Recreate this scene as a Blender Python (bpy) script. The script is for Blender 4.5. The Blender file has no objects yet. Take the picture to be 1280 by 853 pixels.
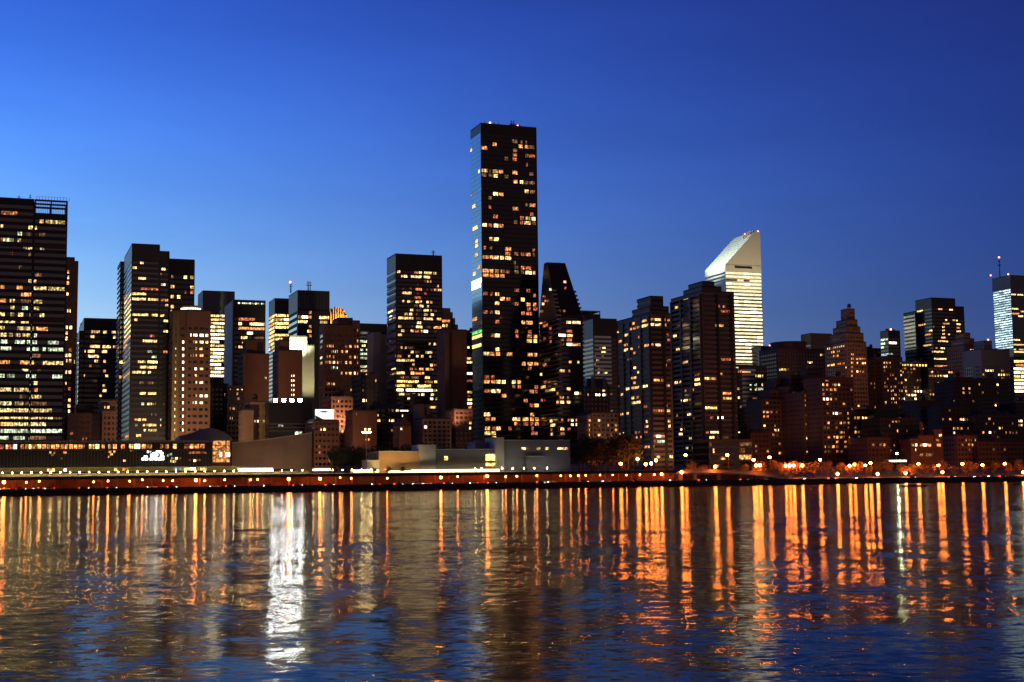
import bpy, math, random
from mathutils import Matrix, Vector
random.seed(7)
R = math.radians
S = bpy.context.scene
COL = S.collection

# ------------------------------------------------------------------ camera
W, H, F = 1280.0, 853.0, 1700.0          # measured on the photograph: 1700 px focal length
CAMZ, PITCH, ROLL, GRID = 6.0, R(5.73), R(-0.66), R(20.5)
MC = Matrix.Translation((0, 0, CAMZ)) @ Matrix.Rotation(R(90) + PITCH, 4, 'X') @ Matrix.Rotation(ROLL, 4, 'Z')
cd = bpy.data.cameras.new('camera')
cam = bpy.data.objects.new('camera', cd)
COL.objects.link(cam)
cam.matrix_world = MC
cd.sensor_width = 36.0
cd.lens = 36.0 * F / W
cd.clip_start, cd.clip_end = 0.5, 60000
S.camera = cam
MR = MC.to_3x3()
MI = MC.inverted()

# street grid: u runs along the river bank, v runs inland; the bank is v = 0
NX, NY = math.cos(GRID), math.sin(GRID)
D0 = 755.0
def world(u, v, z=0.0):
    return Vector((u * NX - v * NY, D0 + u * NY + v * NX, z))
def ray(px, py):
    return (MR @ Vector(((px - W / 2) / F, -(py - H / 2) / F, -1.0))).normalized()
def hit(px, py, v):
    d = ray(px, py)
    s = (v + D0 * NX) / (-d.x * NY + d.y * NX)
    x, y, z = d.x * s, d.y * s, CAMZ + d.z * s
    return x * NX + (y - D0) * NY, z
def hit_u(px, py, u):
    d = ray(px, py)
    s = (u + D0 * NY) / (d.x * NX + d.y * NY)
    x, y, z = d.x * s, d.y * s, CAMZ + d.z * s
    return -x * NY + (y - D0) * NX, z
def proj(u, v, z):
    p = MI @ world(u, v, z)
    return W / 2 + F * p.x / -p.z, H / 2 - F * p.y / -p.z
def zat(px, py, v):
    return hit(px, py, v)[1]
def uat(px, py, v):
    return hit(px, py, v)[0]

# ------------------------------------------------------------------ materials
def newmat(name):
    m = bpy.data.materials.new(name)
    m.use_nodes = True
    nt = m.node_tree
    nt.nodes.clear()
    out = nt.nodes.new('ShaderNodeOutputMaterial')
    return m, nt, nt.nodes, nt.links, out
def surf(name, col, rough=0.8, metal=0.0, ior=1.45, var=0.25, scale=0.15, bump=0.0):
    m, nt, N, L, out = newmat(name)
    b = N.new('ShaderNodeBsdfPrincipled')
    b.inputs['Roughness'].default_value = rough
    b.inputs['Metallic'].default_value = metal
    b.inputs['IOR'].default_value = ior
    tc = N.new('ShaderNodeTexCoord')
    no = N.new('ShaderNodeTexNoise')
    no.inputs['Scale'].default_value = scale
    no.inputs['Detail'].default_value = 6
    L.new(tc.outputs['Object'], no.inputs['Vector'])
    oi = N.new('ShaderNodeObjectInfo')
    mr = N.new('ShaderNodeMapRange')
    mr.inputs['To Min'].default_value = 1 - var
    mr.inputs['To Max'].default_value = 1 + var
    L.new(no.outputs['Fac'], mr.inputs['Value'])
    mul = N.new('ShaderNodeVectorMath'); mul.operation = 'SCALE'
    mul.inputs[0].default_value = col
    L.new(mr.outputs['Result'], mul.inputs['Scale'])
    L.new(mul.outputs['Vector'], b.inputs['Base Color'])
    if bump:
        bp = N.new('ShaderNodeBump')
        bp.inputs['Strength'].default_value = bump
        L.new(no.outputs['Fac'], bp.inputs['Height'])
        L.new(bp.outputs['Normal'], b.inputs['Normal'])
    L.new(b.outputs['BSDF'], out.inputs['Surface'])
    return m
def glow(name, col, strength, mullion=1.6, patch=0.78, rnd=0.6, sampling='AUTO'):
    """a lit room behind glass: uneven lamps, mullions, every window a little different"""
    m, nt, N, L, out = newmat(name)
    e = N.new('ShaderNodeEmission')
    e.inputs['Color'].default_value = (*col, 1)
    tc = N.new('ShaderNodeTexCoord')
    oi = N.new('ShaderNodeObjectInfo')
    add = N.new('ShaderNodeVectorMath'); add.operation = 'ADD'
    sc = N.new('ShaderNodeVectorMath'); sc.operation = 'SCALE'
    sc.inputs[0].default_value = (91.0, 37.0, 53.0)
    L.new(oi.outputs['Random'], sc.inputs['Scale'])
    L.new(tc.outputs['Object'], add.inputs[0])
    L.new(sc.outputs['Vector'], add.inputs[1])
    no = N.new('ShaderNodeTexNoise')
    no.inputs['Scale'].default_value = 0.75
    no.inputs['Detail'].default_value = 2.5
    L.new(add.outputs['Vector'], no.inputs['Vector'])
    mr = N.new('ShaderNodeMapRange')
    mr.inputs['From Min'].default_value = 0.32
    mr.inputs['From Max'].default_value = 0.68
    L.new(no.outputs['Fac'], mr.inputs['Value'])
    pw = N.new('ShaderNodeMath'); pw.operation = 'POWER'; pw.inputs[1].default_value = 2.0
    L.new(mr.outputs['Result'], pw.inputs[0])
    ms = N.new('ShaderNodeMath'); ms.operation = 'MULTIPLY_ADD'
    ms.inputs[1].default_value = 3.2 * patch; ms.inputs[2].default_value = 1 - patch
    L.new(pw.outputs[0], ms.inputs[0])
    r2 = N.new('ShaderNodeMapRange')
    r2.inputs['To Min'].default_value = strength * (1 - rnd)
    r2.inputs['To Max'].default_value = strength * (1 + rnd)
    L.new(oi.outputs['Random'], r2.inputs['Value'])
    mu = N.new('ShaderNodeMath'); mu.operation = 'MULTIPLY'
    L.new(ms.outputs[0], mu.inputs[0]); L.new(r2.outputs['Result'], mu.inputs[1])
    last = mu
    if mullion:
        sx = N.new('ShaderNodeSeparateXYZ')
        L.new(tc.outputs['Object'], sx.inputs['Vector'])
        dv = N.new('ShaderNodeMath'); dv.operation = 'DIVIDE'; dv.inputs[1].default_value = mullion
        fr = N.new('ShaderNodeMath'); fr.operation = 'FRACT'
        gt = N.new('ShaderNodeMath'); gt.operation = 'GREATER_THAN'; gt.inputs[1].default_value = 0.16
        ma = N.new('ShaderNodeMath'); ma.operation = 'MULTIPLY_ADD'
        ma.inputs[1].default_value = 0.85; ma.inputs[2].default_value = 0.15
        L.new(sx.outputs['X'], dv.inputs[0]); L.new(dv.outputs[0], fr.inputs[0]); L.new(fr.outputs[0], gt.inputs[0])
        L.new(gt.outputs[0], ma.inputs[0])
        m2 = N.new('ShaderNodeMath'); m2.operation = 'MULTIPLY'
        L.new(mu.outputs[0], m2.inputs[0]); L.new(ma.outputs[0], m2.inputs[1])
        last = m2
    L.new(last.outputs[0], e.inputs['Strength'])
    L.new(e.outputs['Emission'], out.inputs['Surface'])
    m.cycles.emission_sampling = sampling
    return m
def lamp_mat(name, col, strength):
    m, nt, N, L, out = newmat(name)
    e = N.new('ShaderNodeEmission')
    e.inputs['Color'].default_value = (*col, 1)
    e.inputs['Strength'].default_value = strength
    L.new(e.outputs['Emission'], out.inputs['Surface'])
    return m

M = {}
M['glass'] = surf('dark_glass', (0.010, 0.011, 0.012), 0.08, 0.0, 1.6, 0.3, 0.08)
M['slabglass'] = surf('greenish_glass', (0.045, 0.05, 0.045), 0.15, 0.0, 1.9, 0.35, 0.12)
M['dullglass'] = surf('old_window_glass', (0.012, 0.011, 0.011), 0.4, 0.0, 1.4)
M['slate'] = surf('slate_spandrel', (0.035, 0.037, 0.037), 0.4)
M['mirror'] = surf('coated_glass', (0.30, 0.34, 0.36), 0.12, 0.9, 1.5, 0.25, 0.1)
M['bronze'] = surf('bronze_glass', (0.008, 0.007, 0.006), 0.10, 0.0, 1.45, 0.3, 0.08)
M['black'] = surf('black_metal', (0.012, 0.012, 0.013), 0.45)
M['dark'] = surf('dark_cladding', (0.030, 0.029, 0.030), 0.5)
M['grey'] = surf('grey_cladding', (0.13, 0.135, 0.14), 0.6)
M['pale'] = surf('pale_concrete', (0.36, 0.35, 0.32), 0.8)
M['white'] = surf('white_panel', (0.62, 0.62, 0.60), 0.55, var=0.08)
M['brown'] = surf('brown_brick', (0.25, 0.125, 0.075), 0.9)
M['bandclad'] = surf('bronze_grey_spandrel', (0.13, 0.10, 0.088), 0.6)
M['dkbrown'] = surf('dark_brick', (0.125, 0.064, 0.045), 0.9)
M['tan'] = surf('tan_brick', (0.32, 0.21, 0.12), 0.9)
M['olive'] = surf('olive_panel', (0.25, 0.21, 0.09), 0.7)
M['stone'] = surf('limestone', (0.30, 0.27, 0.22), 0.85)
M['roof'] = surf('roof_felt', (0.05, 0.05, 0.055), 0.9)
M['conc'] = surf('weathered_concrete', (0.26, 0.20, 0.16), 0.9, var=0.45, scale=0.09)
M['seawall'] = surf('wet_stone', (0.025, 0.021, 0.019), 0.7, var=0.4, scale=0.3)
M['asphalt'] = surf('asphalt', (0.05, 0.05, 0.052), 0.85)
M['soil'] = surf('soil_and_paving', (0.14, 0.125, 0.105), 0.95)
M['steel'] = surf('grey_steel', (0.22, 0.22, 0.22), 0.5, 0.3)
M['rust'] = surf('rust_paint', (0.30, 0.12, 0.06), 0.8)
M['dome'] = surf('blue_grey_roofing', (0.16, 0.16, 0.24), 0.6)
M['leaf'] = surf('leaves', (0.045, 0.05, 0.022), 0.8, var=0.5, scale=0.6)
M['autumn_lamplit'] = surf('autumn_lamplit_leaves', (0.36, 0.20, 0.07), 0.8, var=0.5, scale=0.6)  # lamps' orange glow put into the autumn leaf colour
M['bark'] = surf('bark', (0.09, 0.065, 0.045), 0.95)
M['carpaint'] = surf('car_paint_dark', (0.06, 0.06, 0.07), 0.3)
M['carwhite'] = surf('car_paint_white', (0.6, 0.6, 0.6), 0.3)
M['caryellow'] = surf('car_paint_yellow', (0.6, 0.36, 0.03), 0.3)
M['tyre'] = surf('rubber', (0.02, 0.02, 0.02), 0.8)
M['rock'] = surf('wet_rock', (0.02, 0.019, 0.018), 0.6, var=0.5, scale=0.8, bump=0.6)
E = {
 'w': glow('lit_warm', (1.0, 0.56, 0.215), 2.0),
 'y': glow('lit_yellow', (1.0, 0.67, 0.19), 1.9),
 'o': glow('lit_orange', (1.0, 0.36, 0.10), 1.25),
 'r': glow('lit_red', (1.0, 0.25, 0.11), 0.55),
 'd': glow('lit_dim', (1.0, 0.50, 0.22), 0.20),
 'p': glow('lit_pale', (0.80, 0.95, 0.62), 1.1),
 'c': glow('lit_cool', (0.62, 0.90, 1.0), 1.5),
 'g': glow('lit_green', (0.25, 1.0, 0.25), 0.7),
 'W': glow('lit_white', (1.0, 0.82, 0.52), 4.5, patch=0.35, rnd=0.3),
 'q': glow('lit_slab', (1.0, 0.72, 0.25), 1.15, mullion=1.45, patch=.88, rnd=.55),
 'K': glow('lit_marquee', (1.0, 0.78, 0.36), 6.0, patch=.2, rnd=.1),
 'k': glow('lit_cream', (1.0, 0.86, 0.50), 1.7, mullion=1.5, patch=.35, rnd=.2),
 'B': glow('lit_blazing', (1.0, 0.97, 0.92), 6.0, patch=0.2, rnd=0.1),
}
M['sodium'] = lamp_mat('sodium_lamp', (1.0, 0.215, 0.028), 150)
M['sodium_tall'] = lamp_mat('sodium_street_lamp', (1.0, 0.225, 0.03), 135)
M['globe'] = lamp_mat('white_globe', (1.0, 0.66, 0.22), 130)
M['flood'] = lamp_mat('stadium_flood', (0.95, 1.0, 0.97), 150)
M['greenlamp'] = lamp_mat('greenish_lamp', (0.85, 1.0, 0.45), 450)
M['redbeacon'] = lamp_mat('red_beacon', (1.0, 0.22, 0.18), 9)
M['headlight'] = lamp_mat('headlight', (1.0, 0.9, 0.8), 40)
M['taillight'] = lamp_mat('taillight', (1.0, 0.04, 0.02), 30)

# ------------------------------------------------------------------ mesh helpers
class MB:
    def __init__(s):
        s.v, s.f, s.m = [], [], []
    def box(s, x0, x1, y0, y1, z0, z1, mi=0):
        b = len(s.v)
        s.v += [(x0, y0, z0), (x1, y0, z0), (x1, y1, z0), (x0, y1, z0), (x0, y0, z1), (x1, y0, z1), (x1, y1, z1), (x0, y1, z1)]
        for q in ((3, 2, 1, 0), (4, 5, 6, 7), (0, 1, 5, 4), (1, 2, 6, 5), (2, 3, 7, 6), (3, 0, 4, 7)):
            s.f.append(tuple(b + i for i in q)); s.m.append(mi)
        return s
    def prism(s, poly, z0, z1, mi=0, top=None):
        """vertical prism over a counter-clockwise polygon; top may be another polygon"""
        b, n = len(s.v), len(poly)
        s.v += [(x, y, z0) for x, y in poly]
        tp = top or [(x, y, z1) for x, y in poly]
        s.v += [(p[0], p[1], p[2] if len(p) > 2 else z1) for p in tp]
        s.f.append(tuple(b + i for i in reversed(range(n)))); s.m.append(mi)
        s.f.append(tuple(b + n + i for i in range(n))); s.m.append(mi)
        for i in range(n):
            j = (i + 1) % n
            s.f.append((b + i, b + j, b + n + j, b + n + i)); s.m.append(mi)
        return s
    def tube(s, p, q, r0, r1=None, n=8, mi=0):
        r1 = r0 if r1 is None else r1
        p, q = Vector(p), Vector(q)
        d = (q - p).normalized()
        a = d.orthogonal().normalized(); c = d.cross(a)
        b = len(s.v)
        for P, rr in ((p, r0), (q, r1)):
            for i in range(n):
                t = 2 * math.pi * i / n
                s.v.append(tuple(P + a * rr * math.cos(t) + c * rr * math.sin(t)))
        for i in range(n):
            j = (i + 1) % n
            s.f.append((b + i, b + j, b + n + j, b + n + i)); s.m.append(mi)
        s.f.append(tuple(b + i for i in reversed(range(n)))); s.m.append(mi)
        s.f.append(tuple(b + n + i for i in range(n))); s.m.append(mi)
        return s
    def ball(s, c, r, nu=8, nv=5, mi=0, sz=1.0):
        b = len(s.v)
        s.v.append((c[0], c[1], c[2] - r * sz))
        for j in range(1, nv):
            t = math.pi * j / nv - math.pi / 2
            for i in range(nu):
                a = 2 * math.pi * i / nu
                s.v.append((c[0] + r * math.cos(t) * math.cos(a), c[1] + r * math.cos(t) * math.sin(a), c[2] + r * math.sin(t) * sz))
        s.v.append((c[0], c[1], c[2] + r * sz))
        e = len(s.v) - 1
        for i in range(nu):
            k = (i + 1) % nu
            s.f.append((b, b + 1 + k, b + 1 + i)); s.m.append(mi)
            for j in range(nv - 2):
                o = b + 1 + j * nu
                s.f.append((o + i, o + k, o + nu + k, o + nu + i)); s.m.append(mi)
            o = b + 1 + (nv - 2) * nu
            s.f.append((o + i, o + k, e)); s.m.append(mi)
        return s
    def mesh(s, name, mats):
        me = bpy.data.meshes.new(name)
        me.from_pydata(s.v, [], s.f)
        for m in mats:
            me.materials.append(m)
        if len(mats) > 1:
            me.polygons.foreach_set('material_index', s.m)
        me.update()
        return me
KIDS = {}
def link(name, me, parent=None, loc=(0, 0, 0), rz=0.0):
    o = bpy.data.objects.new(name, me)
    COL.objects.link(o)
    o.location = loc
    o.rotation_euler.z = rz
    if parent is not None:
        o.parent = parent
        KIDS.setdefault(parent.name, []).append(o)
    return o
def part(name, mb, mats, parent, loc=(0, 0, 0), rz=0.0):
    if not isinstance(mats, (list, tuple)):
        mats = [mats]
    return link(name, mb.mesh(name, mats), parent, loc, rz)
def tag(o, label=None, cat=None, group=None, kind=None):
    if label: o['label'] = label
    if cat: o['category'] = cat
    if group: o['group'] = group
    if kind: o['kind'] = kind
    return o
def thing(name, label, cat, u, v, z, group=None, rz=0.0):
    o = bpy.data.objects.new(name, None)
    COL.objects.link(o)
    o.empty_display_size = 1
    o.location = world(u, v, z)
    o.rotation_euler.z = GRID + rz
    return tag(o, label, cat, group)
def copy_tree(o, parent=None):
    c = o.copy()
    COL.objects.link(c)
    if parent is not None:
        c.parent = parent
    for ch in list(KIDS.get(o.name, [])):
        copy_tree(ch, c)
    return c
# ------------------------------------------------------------------ buildings
WMESH = {}
def wmesh(w, h, c):
    key = (round(w, 1), round(h, 1), c)
    if key not in WMESH:
        WMESH[key] = MB().box(-key[0] / 2, key[0] / 2, 0, 0.16, -key[1] / 2, key[1] / 2).mesh('window', [E[c]])
    return WMESH[key]
ZOOM = {'A1': (580, 150, 6.09), 'A2': (580, 280, 6.09), 'A3': (580, 410, 6.09), 'S1': (0, 240, 5.33), 'S2': (0, 400, 5.33),
 'O1': (145, 300, 6.564), 'O2': (145, 420, 6.564), 'N': (90, 390, 5.33), 'D1': (475, 310, 7.108), 'D2': (475, 425, 6.825),
 'H1': (665, 320, 7.108), 'H2': (665, 430, 6.564), 'R1': (765, 360, 7.11), 'R2': (765, 470, 7.11), 'C1': (855, 340, 6.564),
 'C2': (855, 460, 6.564), 'F1': (390, 380, 7.11), 'E1': (210, 370, 6.562), 'Q1': (940, 440, 6.564), 'Q2': (1040, 440, 6.56),
 'Q3': (1150, 440, 6.09), 'M': (280, 340, 5.33), 'X': (0, 0, 1), 'L': (280, 480, 7.106), 'T': (700, 480, 6.5625)}
def survey(txt):
    """'A1 y x0-x1c x0-x1c; ...' -> list of (x0, x1, y, colour) in photograph pixels"""
    res = []
    ox, oy, s = ZOOM['X']
    for row in txt.replace('\n', ' ').split(';'):
        tk = row.split()
        if not tk:
            continue
        if tk[0] in ZOOM:
            ox, oy, s = ZOOM[tk[0]]
            tk = tk[1:]
        if not tk:
            continue
        y = float(tk[0]) / s + oy
        for t in tk[1:]:
            c = t[-1] if t[-1].isalpha() else 'w'
            a, b = t.rstrip('wyordpcgWBq').split('-')
            res.append((float(a) / s + ox, float(b) / s + ox, y, c))
    return res
NWIN = [0]
Buildings = []
class Building:
    def __init__(s, name, label, cat, vols, v, style='band', fh=3.6, bw=3.0, clad='dark', glass='glass', sp=0.42, zb=9.0,
                 crown=0.0, group=None, roof='roof', parapet=0.9, ymax=566.0):
        """vols: (xl, xc, xr, ytop[, v[, depth]]) photograph columns of the back-left, front-left and front-right edges"""
        s.v, s.fh, s.bw, s.sp, s.zb, s.ymax = v, fh, bw, sp, zb, ymax
        s.vol = []
        s.roofs = []
        for k in vols:
            xl, xc, xr, yt = k[:4]
            vv = k[4] if len(k) > 4 and k[4] is not None else v
            u0, zt = hit(xc, yt, vv)
            u1 = hit(xr, yt + (4 if xr > xc else 0), vv)[0]
            if len(k) > 5:
                dep = k[5]
            else:
                dep = (hit_u(xl, yt + 4, u0)[0] - vv) if xl is not None else 26.0
            dep = max(6.0, min(dep, 90.0))
            s.vol.append((u0, u1, vv, vv + dep, zt))
        s.u0 = min(k[0] for k in s.vol)
        s.root = thing(name, label, cat, s.u0, v, zb, group)
        for k in s.vol:
            s.volume(k, style, clad, glass, crown, roof, parapet)
        Buildings.append(s)
        s.side_off = .20
        s.wins = []
        s.taken = set()
    def volume(s, k, style, clad, glass, crown, roof, par):
        u0, u1, v0, v1, zt = k
        x0, x1, y0, y1 = u0 - s.u0, u1 - s.u0, v0 - s.v, v1 - s.v
        h = zt - s.zb
        mb = MB()
        i = 0.35
        if style == 'plain':
            mb.box(x0, x1, y0, y1, -6, h, 1)
        else:
            mb.box(x0 + i, x1 - i, y0 + i, y1 - i, -6, h - 0.05, 0)
            n = int((h - crown) / s.fh)
            if style in ('band', 'grid'):
                for f in range(n + 1):
                    z = f * s.fh
                    if z + s.sp * s.fh < h - crown:
                        mb.box(x0, x1, y0, y1, z, z + s.sp * s.fh, 1)
            if crown:
                mb.box(x0 - 0.02, x1 + 0.02, y0 - 0.02, y1 + 0.02, n * s.fh + 0.01, h, 1)
            else:
                mb.box(x0 - 0.02, x1 + 0.02, y0 - 0.02, y1 + 0.02, h - 1.2, h, 1)
            if style in ('grid', 'rib'):
                pw = s.bw * (0.34 if style == 'grid' else 0.16)
                nb = max(1, round((x1 - x0) / s.bw)); st = (x1 - x0) / nb
                for b in range(nb + 1):
                    x = min(max(x0 + b * st, x0 + pw / 2), x1 - pw / 2)
                    mb.box(x - pw / 2, x + pw / 2, y0 - 0.03, y0 + 0.5, -6, h - 1.0, 1)
                nb = max(1, round((y1 - y0) / s.bw)); st = (y1 - y0) / nb
                for b in range(nb + 1):
                    y = min(max(y0 + b * st, y0 + pw / 2 + .6), y1 - pw / 2 - .05)
                    mb.box(x0 - 0.03, x0 + 0.5, y - pw / 2, y + pw / 2, -6, h - 1.0, 1)
                    mb.box(x1 - 0.5, x1 + 0.03, y - pw / 2, y + pw / 2, -6, h - 1.0, 1)
            else:
                for x in (x0, x1 - 0.5):
                    mb.box(x - 0.04, x + 0.54, y0 - 0.04, y0 + 0.5, -6, h - 0.9, 1)
        part('wall', mb, [M[glass], M[clad]], s.root)
        rb = MB().box(x0 + 0.4, x1 - 0.4, y0 + 0.4, y1 - 0.4, h - 0.02, h + 0.25)
        for a in ((x0, x1, y0, y0 + .4), (x0, x1, y1 - .4, y1), (x0, x0 + .4, y0 + .4, y1 - .4), (x1 - .4, x1, y0 + .4, y1 - .4)):
            rb.box(*a, h + 0.002, h + par)
        s.roofs.append(part('roof', rb, [M[roof] if roof != 'clad' else M[clad]], s.root))
    def put(s, a, b, k, c, face, vi=0, frac=0.84, tall=1.0):
        """a lit window from a to b (metres along the face) on floor k"""
        u0, u1, v0, v1, zt = s.vol[vi]
        lim = (u0, u1) if face == 'f' else (v0, v1)
        a, b = max(a, lim[0] + 0.5), min(b, lim[1] - 0.5)
        if b - a < 0.5:
            return
        z = (k + s.sp + (1 - s.sp) / 2) * s.fh
        if z < 0.5 or z > zt - s.zb - 0.8:
            return
        key = (face, vi, k, round((a + b) / 2 / 1.2))
        if key in s.taken:
            return
        s.taken.add(key)
        h = (1 - s.sp) * s.fh * 0.94 * tall
        m = (a + b) / 2
        s.wins.append(((b - a), h, c, face, m, z, vi))
    def survey(s, txt, face='f', vi=0, snap=True, minw=None, tall=1.0):
        u0, u1, v0, v1, zt = s.vol[vi]
        for x0, x1, y, c in survey(txt):
            if face == 'f':
                a, z = hit(x0, y, v0); b, _ = hit(x1, y, v0)
            else:
                b, z = hit_u(x0, y, u0); a, _ = hit_u(x1, y, u0)
            if minw and b - a < minw:
                a, b = (a + b) / 2 - minw / 2, (a + b) / 2 + minw / 2
            k = round((z - s.zb) / s.fh - s.sp - (1 - s.sp) / 2)
            s.put(a, b, k, c, face, vi, tall=tall)
        return s
    def rnd(s, p, pal, face='f', vi=0, run=(1, 1), ymin=0, ymax=None, full=False, bwf=0.66):
        u0, u1, v0, v1, zt = s.vol[vi]
        lo, hi = (u0, u1) if face == 'f' else (v0, v1)
        n = max(1, int((hi - lo) / s.bw)); st = (hi - lo) / n
        ymax = ymax or s.ymax
        for k in range(int((zt - s.zb) / s.fh)):
            z = (k + s.sp + (1 - s.sp) / 2) * s.fh + s.zb
            pk = p * random.choice((0.3, 0.6, 1, 1.2, 1.9)) if not full else p
            b = 0
            while b < n:
                r = random.randint(*run)
                if random.random() < pk:
                    a0 = lo + b * st + st * (1 - bwf) / 2; a1 = lo + min(n, b + r) * st - st * (1 - bwf) / 2
                    m = (a0 + a1) / 2
                    px, py = proj(m, v0, z) if face == 'f' else proj(u0, m, z)
                    if ymin < py < ymax and -12 < px < 1292:
                        s.put(a0, a1, k, random.choice(pal), face, vi)
                b += r
        return s
    def done(s):
        """link the windows: the hundred largest each a part, the remainder one stuff part"""
        s.wins.sort(key=lambda t: -t[0] * t[1] * (0.3 if t[2] in 'd' else 1))
        rest = []
        for i, (w, h, c, face, m, z, vi) in enumerate(s.wins):
            u0, u1, v0, v1, zt = s.vol[vi]
            if face == 'f':
                loc, rz = (m - s.u0, v0 - s.v + 0.20, z), 0.0
            else:
                loc, rz = (u0 - s.u0 + s.side_off, m - s.v, z), R(-90)
            if i < 100:
                o = link('window', wmesh(w, h, c), s.root, loc, rz)
                NWIN[0] += 1
            else:
                rest.append((w, h, c, loc, face))
        if rest:
            mb = MB(); cs = sorted(set(r[2] for r in rest))
            for w, h, c, loc, face in rest:
                x, y, z = loc
                if face == 'f':
                    mb.box(x - w / 2, x + w / 2, y, y + .16, z - h / 2, z + h / 2, cs.index(c))
                else:
                    mb.box(x, x + .16, y - w / 2, y + w / 2, z - h / 2, z + h / 2, cs.index(c))
            o = part('window', mb, [E[c] for c in cs], s.root)
            o['kind'] = 'stuff'
        return s
    def add(s, name, mb, mats, loc=(0, 0, 0), parent=None):
        return part(name, mb, mats, parent or s.root, loc)
    def rooftop(s, kind, px, h, vi=0, w=1.5, mat='dark', back=8.0, fx=None):
        """antenna, tank or plant room standing on the roof at photograph column px"""
        u0, u1, v0, v1, zt = s.vol[vi]
        back = min(back, (v1 - v0) * 0.5)
        x = uat(px, 400, v0 + back) - s.u0
        y = v0 - s.v + back
        z = zt - s.zb + 0.2
        if kind == 'antenna':
            mb = MB().tube((x, y, z), (x, y, z + h), w * 0.12, w * 0.05, 6)
            mb.box(x - w * .35, x + w * .35, y - .15, y + .15, z + h * .6, z + h * .66)
            mb.box(x - w * .25, x + w * .25, y - .15, y + .15, z + h * .8, z + h * .85)
            return s.add('antenna', mb, M['black'], parent=s.roofs[vi])
        if kind == 'beacon':
            s.add('antenna', MB().tube((x, y, z), (x, y, z + h), .18, .12, 6), M['black'], parent=s.roofs[vi])
            return s.add('beacon', MB().ball((x, y, z + h + w * .5), w * .5), M['redbeacon'], parent=s.roofs[vi])
        if kind == 'tank':
            mb = MB().tube((x, y, z + 2.2), (x, y, z + 2.2 + h), w, w, 12).tube((x, y, z + 2.2 + h), (x, y, z + 3.4 + h), w * 1.05, 0.1, 12)
            for a in (-1, 1):
                for b in (-1, 1):
                    mb.tube((x + a * w * .6, y + b * w * .6, z), (x + a * w * .6, y + b * w * .6, z + 2.3), .15, .15, 5)
            return s.add('water_tank', mb, M['dkbrown'], parent=s.roofs[vi])
        if kind == 'plant':
            mb = MB().box(x - w / 2, x + w / 2, y - w * .4, y + w * .4, z, z + h).box(x - w / 2 - .2, x + w / 2 + .2, y - w * .4 - .2, y + w * .4 + .2, z + h, z + h + .3)
            for i in range(5):
                mb.box(x - w / 2 + .2, x + w / 2 - .2, y - w * .4 - .12, y - w * .4, z + h * (.12 + i * .17), z + h * (.2 + i * .17))
            return s.add('plant_room', mb, M[mat], parent=s.roofs[vi])

# ---- the tallest black tower
b = Building('residential_tower', 'tallest black glass tower with scattered lit flats and a pale blue side face', 'tower',
             [(588, 601, 670.5, 155)], 238, 'band', 3.45, 3.6, 'black', 'bronze', 0.22, crown=6)
b.survey('''A1 160 368-408d 430-445d 470-480d; 197 132-175o 220-248o; 215 375-405d 415-448o 465-490o 500-535d; 265 372-405r 470-490d 498-540r;
303 372-405r 310-335d; 380 132-178w 190-205d 222-258w 265-298o; 388 372-408o; 355 475-485r; 400 500-528d; 420 135-170d 190-212d 222-258y 312-338d;
475 378-408o 428-450y 463-488d 500-538d; 555 462-492y 505-540d; 578 190-212d 225-260y 268-300o; 663 190-207r 372-414o 470-488d 503-545o;
735 225-260r; 712 505-530r; 748 430-455r 468-505y 517-545w; 782 382-405d 430-450r 462-508w 522-545d; 800 138-175w 190-215r 228-262w 272-300o;
A2 110 195-220o 230-265y; 180 150-170r 197-215d 315-358o; 215 316-355o 382-415d 435-462r 475-490d 525-540r;
245 140-187o 195-225o 232-265w 275-305w 316-358w 437-460d 472-508o 525-540d; 307 380-395d; 345 143-187o 195-225o 235-265o 278-308o 388-412d 437-462o 473-512r;
380 147-187o 195-225o 235-267o 277-308o 320-350d 387-415d 437-460d 472-517w 528-545o; 522 148-178r 200-220r 237-267o 387-422r 475-505r;
560 277-312w 322-352r 435-463y 528-547r; 590 237-270y; 602 387-415r 475-508o 528-550o; 632 482-510r 530-558r; 668 438-465r 475-518r;
687 148-183r 200-220d 238-272w; 728 238-272r; 762 440-467o 478-523o; 832 390-412r 485-515r;
A3 66 205-230d 236-274y; 72 396-415r 483-518o 532-560o; 104 481-518y 533-558y; 165 243-272y; 202 117-140r 152-195w 203-232o 243-275o 328-370o 487-525o 535-557o;
273 443-470o 487-525o 535-565o; 322 490-515r; 368 160-195r 207-232r; 402 118-143r 152-195o 207-240o 246-277w 287-317y 367-395w 408-433o;
436 370-390d 410-433r 540-565r; 472 120-140d 157-197o 207-240w 250-278w 500-533o 540-560r; 505 290-322o; 541 455-485r; 607 500-528r 537-570o;
643 155-200w 507-533o; 710 163-197r 208-240o 370-402w 408-430w 450-492o 505-530o 543-570o; 743 385-405o 452-490r 510-527r 543-570o;
775 122-147o 163-200o 215-240r 250-280w 340-362r 515-530r; 812 122-145y 160-200y 210-243y 515-540r 543-560r; 840 215-247o''')
b.survey('''A1 240 46-60w; 380 110-122w; 570 52-66o; 680 66-88w; 825 68-90w; 812 90-104w; A2 120 90-104w; 185 90-107w; 257 86-104w; 345 105-128o; 368 72-90w;
740 66-82o 86-100o; A3 45 58-136g; 78 58-138y; 140 64-134y''', 's')
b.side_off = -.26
b.survey('A2 455 54-134B; 475 54-134B; 495 60-128B', 's', tall=1.25)  # white reflection on the side face, put in as glowing panes
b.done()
y1_ = b.vol[0][3] - b.v
for k in range(18, int((b.vol[0][4] - b.zb - 6) / 3.45)):
    part('side_glazing', MB().box(-.12, -.04, .6, y1_ - .4, k * 3.45 + .12, k * 3.45 + 3.38), M['mirror'], b.root)
for px in (608, 615, 620, 626): b.rooftop('antenna', px, 4.5, w=2)
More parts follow.
